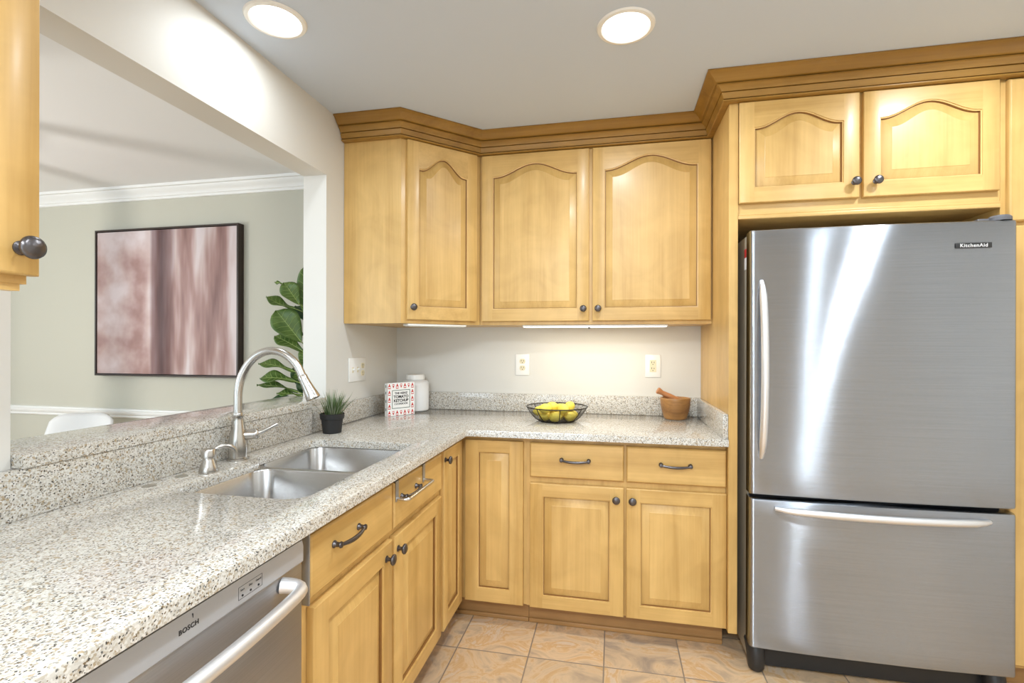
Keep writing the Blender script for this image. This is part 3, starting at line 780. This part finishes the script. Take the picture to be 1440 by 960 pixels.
# ------------------------------------------------------------------ refrigerator
t = thing('refrigerator', (2.285, -.36, 0), 'stainless bottom-freezer refrigerator with curved bar handles', 'refrigerator')
FX0, FX1, FY = 1.842, 2.728, -.742
MB().box((FX0 + .006, -.668, .035), (FX1 - .006, -.04, 1.752), .004).build('cabinet_body', FRIDGESIDE, t)
def fdoor(z0, z1, name, seed):
    n = 44; rz = 10; rc = .014; loops = []
    rows = [(z0, .010), (z0 + .003, .003), (z0 + .010, 0)] + [(z0 + .010 + (z1 - z0 - .020) * i / rz, 0) for i in range(1, rz)] + [(z1 - .010, 0), (z1 - .003, .003), (z1, .010)]
    for z, sh in rows:
        lp = [(FX0, -.674, z)]
        for i in range(6):
            a = PI / 2 * i / 5; lp.append((FX0 + rc - rc * math.cos(a), FY + rc - rc * math.sin(a) + sh, z))
        for i in range(1, n):
            u = i / n; x = FX0 + rc + (FX1 - FX0 - 2 * rc) * u
            bul = .012 * (1 - (2 * u - 1) ** 2)
            wob = .0009 * math.sin(7.1 * u + seed + 1.3 * z) + .0006 * math.sin(13 * u + 3.1 * z + seed * 2) + .0005 * math.sin(2.3 * z * 3 + 5 * u)
            lp.append((x, FY - bul - wob * math.sin(PI * u) + sh, z))
        for i in range(6):
            a = PI / 2 * (5 - i) / 5; lp.append((FX1 - rc + rc * math.cos(a), FY + rc - rc * math.sin(a) + sh, z))
        lp.append((FX1, -.674, z)); loops.append(lp)
    return MB().loft(loops).build(name, STEEL, t, 40)
fd = fdoor(.716, 1.756, 'door', .4)
fz = fdoor(.112, .700, 'freezer_drawer', 2.2)
MB().box((FX0 + .012, -.6735, .110), (FX1 - .012, -.6685, 1.752)).build('gasket', DARKP, t)
def bow(parent, pa, pb, out, n=24, r=.0138):
    pa, pb = Vector(pa), Vector(pb); pts = []; rad = []
    for i in range(n + 1):
        u = i / n; k = math.sin(PI * u); e = min(u, 1 - u)
        pts.append(pa.lerp(pb, u) + Vector((0, -1, 0)) * (out * (k ** .55))); rad.append(r * (.55 + .45 * min(1, e / .09)))
    return MB().tube(pts, rad, 16).build('handle', HANDLEM, parent, 60)
bow(fd, (1.880, FY - .000, .862), (1.880, FY - .000, 1.555), .052)
bow(fz, (1.930, FY - .006, .668), (2.640, FY - .006, .668), .050)
BUX = Vector((1, .0365, 0)).normalized(); BUN = Vector((.0365, -1, 0)).normalized(); BQ = Vector((2.5855, FY - .0073, 1.6655))
MB().box((-.0575, -.0095, 0), (.0575, .0095, .0025), .0008).xf(frame_matrix(BQ, BUX, (0, 0, 1), BUN)).build('badge', DARKP, fd)
text('badge_lettering', 'KitchenAid', .0175, frame_matrix(BQ + BUN * .0027 + Vector((0, 0, -.0005)), BUX, (0, 0, 1), BUN), LETTER, fd, bold=.0003, spacing=1.12)
hg = MB(); hg.lathe((2.690, -.712, 1.7562), [(.034, 0), (.034, .012), (.028, .019), (.004, .021)], seg=24); hg.box((2.62, -.715, 1.7565), (2.69, -.60, 1.768), .004)
hg.build('hinge_cover', GREYP, t)
for x in (1.876, 2.690):
    f = MB()
    f.loft([[(x + .021 * k * math.cos(a) * 1.4, -.690 + .034 * k * math.sin(a) + dy, z) for a in [2 * PI * i / 20 for i in range(20)]] for z, k, dy in ((.0008, .70, .006), (.006, .92, .003), (.018, 1.05, 0), (.045, 1.12, 0), (.075, 1.2, .006), (.100, 1.3, .016), (.1075, 1.3, .020))]).build('foot', DARKP, t, 30)
MB().box((1.86, -.672, .010), (2.71, -.660, .1085)).build('toe_grille', DARKP, t)
MB().box((FX0 + .0048, -.650, 1.665), (FX0 + .0056, -.62, 1.70)).build('warning_sticker', REDINK, t)
MB().box((FX0 + .0048, -.650, 1.615), (FX0 + .0056, -.62, 1.664)).build('warning_sticker', PAPER, t)

# ------------------------------------------------------------------ outlets and switches
def receptacle(parent, M, rect=False):
    """one socket face in local x right, y up, z out, with its slots"""
    r = MB()
    pts = [(.0172 * math.cos(a), max(-.0142, min(.0142, .0172 * math.sin(a)))) for a in [2 * PI * i / 28 for i in range(28)]]
    if rect: pts = [(-.0172, -.0165), (.0172, -.0165), (.0172, .0165), (-.0172, .0165)]
    r.loft([[(p, q, 0) for p, q in pts], [(p, q, .0025) for p, q in pts]]); r.xf(M)
    ro = r.build('receptacle', IVORY, parent)
    for sx, h_ in ((-.0065, .009), (.0065, .0075)):
        MB().box((sx - .0013, -.001, .0022), (sx + .0013, h_, .0029)).xf(M).build('slot', INK, ro)
    MB().lathe((0, -.008, .0022), [(.0026, 0), (.0026, .0007)], (0, 0, 1), 10).xf(M).build('slot', INK, ro)
def outlet(x, z, label, decora):
    t = thing('outlet', (x, 0, z), label, 'outlet')
    MB().box((x - .041, -.0065, z - .062), (x + .041, -.0005, z + .062), .0025).build('wall_plate', WHITE, t)
    for dz in (.0195, -.0195) if not decora else (.0167, -.0167):
        receptacle(t, frame_matrix(Vector((x, -.0062, z + dz)), UX, (0, 0, 1), NB), decora)
outlet(.791, 1.186, 'white outlet plate with two round ivory sockets above the lemon bowl', False)
outlet(1.527, 1.186, 'white outlet plate with a rectangular ivory insert above the mortar', True)
t = thing('switch_plate', (0, -.485, 1.17), 'wide white plate with two toggle switches and an outlet beside the pass-through', 'switch plate')
MB().box((.0005, -.567, 1.110), (.0065, -.400, 1.232), .0025).build('wall_plate', WHITE, t)
for y in (-.532, -.484):
    MB().box((.0060, y - .006, 1.157), (.0075, y + .006, 1.185), .0005).build('toggle_slot', IVORY, t)
    m_ = MB().box((0, -.0045, -.004), (.013, .0045, .004), .001); m_.xf(Matrix.Translation((.006, y, 1.171)) @ Matrix.Rotation(math.radians(-28), 4, 'Y')); m_.build('toggle', WHITE, t)
for dz in (.0195, -.0195): receptacle(t, frame_matrix(Vector((.0062, -.434, 1.171 + dz)), UY, (0, 0, 1), NL))

# ------------------------------------------------------------------ things on the counter
ZS = ZC + .0006
# lemon bowl
BC = Vector((1.030, -.325, ZS)); BR, BB, BH = .155, .090, .074
t = thing('wire_bowl', BC, 'dark wire bowl of lemons on the back counter', 'bowl')
def brad(u): return BB + (BR - BB) * (u ** .62)
MB().ring((BC.x, BC.y, BC.z + BH), BR, .0026, 56).build('rim', WIRE, t)
wm = MB()
for k in range(1, 16):
    u = k / 16; wm.ring((BC.x, BC.y, BC.z + .003 + (BH - .003) * u), brad(u), .0009, 48, 6)
wm.build('wire_rings', WIRE, t)
MB().ring((BC.x, BC.y, BC.z + .0028), BB, .0026, 48).build('base_ring', WIRE, t)
bb = MB()
for k in range(1, 8): bb.ring((BC.x, BC.y, BC.z + .0028), BB * k / 8, .0011, 36, 6)
for a in (0, PI / 2): bb.tube([BC + Vector((-BB * math.cos(a), -BB * math.sin(a), .0040)), BC + Vector((BB * math.cos(a), BB * math.sin(a), .0040))], .0016, 6)
bb.build('base_wires', WIRE, t)
for k in range(8):
    a = 2 * PI * (k + .27) / 8
    pts = [BC + Vector((brad(i / 10) * math.cos(a), brad(i / 10) * math.sin(a), .003 + (BH - .003) * i / 10)) for i in range(11)]
    MB().tube(pts, .0021, 8).build('rib', WIRE, t)
def lemon_mesh():
    mb = MB(); pr = []
    for i in range(19):
        th = PI * i / 18; z = -math.cos(th) * .0335; r = .0258 * math.sin(th) ** .92
        if i in (0, 18): r = .002
        if i in (1, 17): r = .0080
        if i in (2, 16): r = max(r * .93, .010)
        pr.append((r, z))
    pr[0] = (.002, -.0375); pr[-1] = (.003, .0365); pr[1] = (.0058, -.0360); pr[-2] = (.0062, .0350)
    return mb.lathe((0, 0, 0), pr, (1, 0, 0), 20)
lm = lemon_mesh().build('lemon', LEMON, None, 80)
spots = [(-.0565, -.0541, .0326, 40), (.0011, -.0874, .0326, -10), (.0755, -.0465, .0326, 55), (-.0392, .0162, .0325, -50), (.0162, -.0236, .0327, 80), (.0764, .0166, .0326, 10), (-.0264, .0849, .0327, 20), (-.0934, -.0136, .0523, 14), (.0406, -.0728, .0766, -40), (.0710, -.0141, .0827, 70), (.0140, .0343, .0643, 0), (-.0511, -.0883, .0769, 29), (.0480, .0720, .0327, -20), (-.0903, .0512, .0501, 59), (-.0234, -.0202, .0784, 5)]
labs = ['lemon low at the front left of the wire bowl', 'front middle lemon on the floor of the wire bowl', 'lemon low at the front right of the wire bowl', 'lemon buried at the left centre of the wire bowl', 'lemon buried in the middle of the wire bowl', 'lemon low at the right side of the wire bowl', 'lemon low at the back of the wire bowl, behind the pile', 'leftmost lemon resting against the side of the wire bowl',
        'lemon on top at the front right of the pile in the wire bowl', 'rightmost lemon on top of the pile in the wire bowl', 'lemon at the back of the pile, in the second layer of the wire bowl', 'lemon on top at the front left of the pile in the wire bowl', 'lemon low at the back right of the wire bowl', 'lemon at the back left against the side of the wire bowl', 'lemon on top in the middle of the pile in the wire bowl']
for i, ((x, y, z, a), lb) in enumerate(zip(spots, labs)):
    o = lm if i == 0 else lm.copy()
    if i: COL.objects.link(o)
    o.location = BC + Vector((x, y, z)) * .94; o.scale = (.94, .94, .94); o.rotation_euler = (random.uniform(0, 6), random.uniform(-.15, .15), math.radians(a))
    tag(o, 'yellow ' + lb, 'lemon', 'lemons in the wire bowl')

# mortar and pestle
MC = Vector((1.632, -.122, ZS))
mo = MB().lathe(MC, [(.0525, 0), (.0555, .003), (.0585, .010), (.0690, .045), (.0745, .075), (.0765, .100), (.0770, .108), (.0755, .111), (.0700, .111), (.0680, .107), (.0660, .075), (.055, .040), (.030, .022), (.002, .018)], seg=44)
solo('mortar', mo, OLIVEW, 'round wooden mortar in the right corner of the back counter', 'mortar', MC, sharp=60)
pa, pb = MC + Vector((.034, -.004, .082)), MC + Vector((-.094, -.020, .151)); ax = (pb - pa); ln = ax.length
solo('pestle', MB().lathe(pa, [(.003, -.002), (.013, .001), (.0185, .012), (.0185, .035), (.0165, .075), (.0135, ln - .042), (.0125, ln - .03), (.0150, ln - .018), (.0180, ln - .008), (.0165, ln - .002), (.004, ln)], ax, 24), PESTLEW, 'reddish wooden pestle leaning out of the mortar', 'pestle', pa, sharp=60)

# canister
JC = Vector((.166, -.103, ZS))
t = thing('canister', JC, 'white textured ceramic canister in the counter corner behind the cookbook', 'canister')
MB().lathe(JC, [(.070, 0), (.0755, .003), (.0785, .010), (.0795, .148), (.0780, .163), (.068, .174), (.052, .179), (.050, .181)], seg=40).build('jar', CERAMIC, t, 50)
MB().lathe(JC, [(.050, .1815), (.0535, .183), (.0540, .188), (.0540, .207), (.0510, .2115), (.004, .2125)], seg=36).build('lid', WHITE, t, 50)

# cookbook
p0 = Vector((0.1210, -0.3870, 0.9140)); p1 = Vector((0.2170, -0.2450, 0.9140))
bx = (p1 - p0); bx.z = 0; BW = bx.length; bx.normalize(); bn = Vector((bx.y, -bx.x, 0)); BHt = .178; BT = .024
p0 = Vector((p0.x, p0.y, ZS)) + bn * .006
t = thing('cookbook', p0 + bx * BW / 2, 'small white cookbook printed with red bottles standing in the counter corner', 'book')
def bq(mb, x0, x1, z0, z1, d0, d1, mat=0):
    i0 = len(mb.v); mb.box((x0, z0, d0), (x1, z1, d1), 0, mat); mb.xf(frame_matrix(p0, bx, (0, 0, 1), bn), i0); return mb
cv = MB(); bq(cv, 0, BW, 0, BHt, -.0025, 0); bq(cv, 0, BW, 0, BHt, -BT, -BT + .0025); bq(cv, 0, .003, 0, BHt, -BT, 0)
cover = cv.build('cover', PAPER, t)
bq(MB(), .003, BW - .004, .003, BHt - .003, -BT + .0026, -.0026).build('page_block', PAPER, t)
pr = MB()
def bottle(cx, cz, s, mb):
    i0 = len(mb.v)
    pts = [(-.0075, -.014), (.0075, -.014), (.0078, -.002), (.0032, .006), (.0030, .012), (-.0030, .012), (-.0032, .006), (-.0078, -.002)]
    mb.loft([[(cx + x * s, cz + y * s, .0001) for x, y in pts], [(cx + x * s, cz + y * s, .0006) for x, y in pts]])
    mb.xf(frame_matrix(p0, bx, (0, 0, 1), bn), i0)
    i0 = len(mb.v)
    lb = [(-.0060, -.0095), (.0060, -.0095), (.0060, -.003), (-.0060, -.003)]
    mb.loft([[(cx + x * s, cz + y * s, .0003) for x, y in lb], [(cx + x * s, cz + y * s, .0009) for x, y in lb]], mat=1)
    mb.xf(frame_matrix(p0, bx, (0, 0, 1), bn), i0)
for i in range(7):
    for z, sg in ((.016, 1), (BHt - .016, 1)):
        bottle(.014 + (BW - .028) * i / 6, z, sg if i % 2 == 0 else -.8, pr)
for z in (.052, .089, .126):
    for x in (.014, BW - .014): bottle(x, z, 1, pr)
pr.build('bottle_print', [REDINK, PAPER], cover)
fr = MB(); a, b_, c_, d_ = .030, BW - .030, .040, .140
for q in ((a, b_, c_, c_ + .003), (a, b_, d_ - .003, d_), (a, a + .003, c_, d_), (b_ - .003, b_, c_, d_)): bq(fr, q[0], q[1], q[2], q[3], .0001, .0007)
fr.build('title_border', GREENINK, cover)
for s_, z, sz, bo in (('THE HEINZ', .122, .0160, .0004), ('TOMATO', .1025, .0215, .0007), ('KETCHUP', .0815, .0205, .0007), ('COOKBOOK', .0640, .0145, .0002)):
    if s_: text('title', s_, sz, frame_matrix(p0 + bx * BW / 2 + Vector((0, 0, z)) + bn * .0004, bx, (0, 0, 1), bn), INK, cover, bold=bo)
for z in (.03, .075, .120, .155): bq(MB(), -.0004, -.0001, z, z + .014, -BT + .008, -BT + .015).build('spine_print', GREENINK, cover)

# grass pot
GC = Vector((.100, -.868, ZS))
t = thing('potted_grass', GC, 'small faux grass plant in a black pot at the end of the ledge', 'potted plant')
MB().lathe(GC, [(.036, 0), (.039, .002), (.0455, .060), (.0500, .062), (.0520, .084), (.0500, .085), (.0480, .078), (.002, .076)], seg=32).build('pot', POT, t, 40)
MB().lathe(GC, [(.0470, .0785), (.046, .0805), (.002, .082)], seg=24).build('soil', SOIL, t)
ga, gb = MB(), MB()
for i in range(170):
    a = random.uniform(0, 2 * PI); rr = .044 * math.sqrt(random.random()); lean = random.uniform(.15, .95) * (rr / .044) + random.uniform(0, .15); L_ = random.uniform(.06, .120)
    base = GC + Vector((rr * math.cos(a), rr * math.sin(a), .080)); dv = Vector((math.cos(a) * lean, math.sin(a) * lean, 1)).normalized()
    sd = Vector((-math.sin(a + random.uniform(-1, 1)), math.cos(a), 0)).normalized(); w = random.uniform(.0016, .0028)
    dv2 = (dv + Vector((math.cos(a), math.sin(a), -.25)) * .25 * lean).normalized()
    nrm = dv.cross(sd) * .0004
    m1 = base + dv * L_ * .5; m2 = m1 + dv2 * L_ * .5
    # keep the blades off the raised backsplash and ledge beside the pot
    if min(m2.x, m1.x) < .046 and m2.y < -.885: continue
    if m2.x < .026: continue
    mbk = ga if random.random() < .62 else gb
    mbk.add([base - sd * w, base + sd * w, m1 - sd * w * .9, m1 + sd * w * .9, m2, base + nrm, m1 + nrm], [[0, 1, 3, 2], [2, 3, 4], [0, 2, 6, 5], [1, 5, 6, 3], [2, 4, 6], [3, 6, 4]])
ob = ga.build('grass_blades', GRASSA, t); ob['kind'] = 'stuff'
ob = gb.build('grass_blades', GRASSB, t); ob['kind'] = 'stuff'; ob['label'] = 'paler grey-green blades'

# ------------------------------------------------------------------ dining room beyond the opening
PX0, PX1, PZ0, PZ1, PY = -2.292, -1.118, 1.078, 2.103, -.022
t = thing('painting', ((PX0 + PX1) / 2, 0, PZ0), 'abstract blush painting in a dark walnut floater frame on the dining room wall', 'painting')
fm = MB(); w_ = .012
fm.box((PX0, PY, PZ0), (PX0 + w_, .0285, PZ1)); fm.box((PX1 - w_, PY, PZ0), (PX1, .0285, PZ1)); fm.box((PX0 + w_, PY, PZ0), (PX1 - w_, .0285, PZ0 + w_)); fm.box((PX0 + w_, PY, PZ1 - w_), (PX1 - w_, .0285, PZ1)); fm.box((PX0 + w_, .02, PZ0 + w_), (PX1 - w_, .0285, PZ1 - w_))
fm.build('frame', FRAMEW, t)
MB().box((PX0 + w_ + .004, PY + .005, PZ0 + w_ + .004), (PX1 - w_ - .004, .0195, PZ1 - w_ - .004), .001).build('canvas', CANVAS, t)

# white shell chair
CC = Vector((-2.05, -.42, 0))
t = thing('shell_chair', CC, 'white shell dining chair with only its back top showing over the ledge', 'chair')
sh = MB(); rows = []
def shell(u, v):   # u across -1..1, v from seat front 0 to back top 1
    if v < .45:
        k = v / .45; y = .22 - .36 * k; z = .455 - .035 * math.sin(PI * k * .8); w = .20 + .025 * k
    else:
        k = (v - .45) / .55; y = -.14 - .085 * k - .03 * math.sin(PI / 2 * k); z = .435 + .405 * k ** .92; w = .225 - .045 * k
    x = u * w; cup = (u * u) * .045
    if v > .45: y += cup * (1 - .4 * k); z -= (abs(u) ** 5) * .05 * k
    else: z += cup
    return Vector((x, y, z))
NU, NV = 17, 29
rot = Matrix.Rotation(math.radians(205), 4, 'Z')
G1 = [[rot @ shell(-1 + 2 * i / (NU - 1), j / (NV - 1)) + CC for i in range(NU)] for j in range(NV)]
vs = [p for r in G1 for p in r]
fs = [[j * NU + i, j * NU + i + 1, (j + 1) * NU + i + 1, (j + 1) * NU + i] for j in range(NV - 1) for i in range(NU - 1)]
so = sh.add(vs, fs).build('seat_shell', CHAIRW, t, 80)
md = so.modifiers.new('thick', 'SOLIDIFY'); md.thickness = .012; md.offset = 0
for sx, sy in ((-1, -1), (1, -1), (1, 1), (-1, 1)):
    MB().tube([rot @ Vector((sx * .12, sy * .11, .415)) + CC, rot @ Vector((sx * .22, sy * .20, .001)) + CC], [.017, .011], 12).build('leg', CHAIRL, t)

# fiddle leaf fig
TX, TY = -.50, -.20
t = thing('fiddle_leaf_fig', (TX, TY, 0), 'fiddle leaf fig with broad green leaves behind the end of the opening', 'potted plant')
MB().lathe((TX, TY, 0), [(.10, .001), (.115, .02), (.135, .28), (.14, .30), (.128, .30), (.122, .26), (.002, .255)], seg=32).build('pot', CERAMIC, t)
MB().tube([(TX, TY, .256), (TX + .015, TY, .6), (TX + .03, TY + .01, 1.0), (TX + .03, TY, 1.4), (TX + .03, TY, 1.74)], [.016, .014, .012, .009, .005], 10).build('trunk', BARK, t, 60)
def leaf(base, tip, width, face, curl=.12, mat=0):
    base, tip = Vector(base), Vector(tip); ax = tip - base; L_ = ax.length; ax.normalize()
    nv = Vector(face); nv = (nv - ax * nv.dot(ax)).normalized(); sd = ax.cross(nv)
    mb = MB(); n, m = 14, 8; vs = []
    def wd(u): return width * (math.sin(PI * min(1, u ** 1.25)) ** .62) * (.72 + .42 * u) if 0 < u < 1 else 0.0
    for j in range(n + 1):
        u = j / n
        for i in range(m + 1):
            s_ = -1 + 2 * i / m; w = max(wd(u), .0012)
            vs.append(base + ax * (L_ * u) + sd * (s_ * w) + nv * (curl * L_ * (math.sin(PI * u) * .5) + abs(s_) * w * .28 + .010 * math.sin(9 * u + 2 * s_) * abs(s_)))
    fs = [[j * (m + 1) + i, j * (m + 1) + i + 1, (j + 1) * (m + 1) + i + 1, (j + 1) * (m + 1) + i] for j in range(n) for i in range(m)]
    mb.add(vs, fs, 0)
    def on(u, s_): w = max(wd(u), .0012); return base + ax * (L_ * u) + sd * (s_ * w) + nv * (curl * L_ * (math.sin(PI * u) * .5) + abs(s_) * w * .28 + .010 * math.sin(9 * u + 2 * s_) * abs(s_) + .0012)
    for sgn in (1, -1):
        pass
    mb.tube([on(u / 12, 0) for u in range(0, 13)], [.0026 - .0016 * u / 12 for u in range(13)], 6, 1)
    for k in range(1, 6):
        u0 = .08 + .14 * k
        for s_ in (-1, 1): mb.tube([on(u0, 0), on(min(.97, u0 + .07), s_ * .45), on(min(.98, u0 + .10), s_ * .85)], [.0013, .0010, .0006], 5, 1)
    st = Vector((TX + .03, TY, base.z - .03)); mb.tube([st, base], .0028, 6, 1)
    lo_ = mb.build('leaf', [LEAFD if mat else LEAF, LEAFV if not mat else LEAFD], t, 80, weld=False)
    sdm = lo_.modifiers.new('thick', 'SOLIDIFY'); sdm.thickness = .0012
    return lo_
vw = Vector((.50, -.78, .25))
LV = [((-0.4750, -0.2200, 1.4370), (-0.4710, -0.2400, 1.7630), .050, vw, .0, 0), ((-0.4870, -0.2700, 1.5350), (-0.5680, -0.3000, 1.6620), .055, vw, .05, 0), ((-0.6180, -0.2400, 1.6620), (-0.6710, -0.2400, 1.6720), .010, vw, .05, 0),
      ((-0.5220, -0.2600, 1.5110), (-0.6620, -0.3300, 1.5780), .042, Vector((.2, -.5, .8)), -.16, 0), ((-0.4730, -0.2700, 1.3140), (-0.6040, -0.3200, 1.4990), .082, vw, .05, 0), ((-0.4700, -0.2600, 1.2600), (-0.6290, -0.3000, 1.3510), .050, vw + Vector((0, 0, .5)), .10, 0),
      ((-0.5380, -0.2500, 1.1420), (-0.7210, -0.3200, 1.1890), .040, Vector((.2, -.45, .9)), .12, 0), ((-0.5240, -0.2500, 1.0830), (-0.7120, -0.3200, 1.1020), .045, Vector((.2, -.6, .8)), .16, 0), ((-0.5100, -0.2500, 1.0210), (-0.7310, -0.3200, 1.0640), .034, Vector((.1, -.3, .95)), .10, 0),
      ((-0.4930, -0.2400, 0.9990), (-0.6140, -0.3000, 1.0150), .028, Vector((.1, -.4, .9)), .08, 0), ((-0.4980, -0.2200, 0.9880), (-0.6960, -0.2800, 0.9610), .030, Vector((.1, -.35, .9)), .08, 1),
      ((-0.5170, -0.1800, 1.3620), (-0.7220, -0.1600, 1.4060), .045, vw, .0, 1), ((-0.5170, -0.1800, 1.2330), (-0.5600, -0.2000, 1.0620), .045, vw, .0, 1), ((-0.4930, -0.2000, 1.0630), (-0.5790, -0.2000, 1.1560), .035, vw, .05, 0), ((-0.4700, -0.2200, 1.1500), (-0.4870, -0.2500, 1.2770), .030, vw, .05, 0),
      ((-0.5070, -0.1800, 1.4480), (-0.5900, -0.1600, 1.5360), .045, vw, 0, 1), ((-0.4830, -0.2000, 0.9780), (-0.5410, -0.2000, 1.0840), .03, vw, 0, 1)]
for b0, t0, w, fc, cu, mt in LV: leaf(b0, t0, w, fc, cu, mt)
# leaves on the side hidden by the wall end
for k in range(6):
    a = .3 + k * .75; z = 1.15 + .1 * k; b0 = Vector((TX + .03, TY, z)); d_ = Vector((math.cos(a * .35) * .16, -.10 + .02 * k, .07))
    if b0.x + d_.x < -.16: leaf(b0, b0 + d_, .05, Vector((.3, -.5, .8)), .1, 0)

# dining room pendant (beyond the left edge of the view)
t = thing('lantern_pendant', (-2.35, -1.75, 1.33), 'open frame lantern pendant over the dining table', 'pendant light')
lc = Vector((-2.35, -1.75, 1.33)); fmb = MB()
for k in range(10):
    a = 2 * PI * (k + .3) / 10; c_, s_ = math.cos(a), math.sin(a)
    fmb.tube([lc + Vector((.09 * c_, .09 * s_, 0)), lc + Vector((.19 * c_, .19 * s_, .30)), lc + Vector((.02 * c_, .02 * s_, .42))], .011, 8)
fmb.ring((lc.x, lc.y, lc.z), .09, .008, 30); fmb.ring((lc.x, lc.y, lc.z + .30), .19, .008, 36); fmb.tube([lc + Vector((0, 0, .42)), lc + Vector((0, 0, H - lc.z - .001))], .006, 8)
fmb.build('frame', BRONZE, t)
MB().lathe(lc + Vector((0, 0, .10)), [(.004, .085), (.016, .086), (.018, .10), (.014, .125), (.010, .16), (.006, .32)], seg=20).build('socket', BRONZE, t)
ld = bpy.data.lights.new('pendant_lamp', 'POINT'); ld.energy = DINING_POWER; ld.color = (1, .97, .92); ld.shadow_soft_size = .010
lo = bpy.data.objects.new('pendant_lamp', ld); COL.objects.link(lo); lo.parent = t; lo.location = (0, 0, .14)
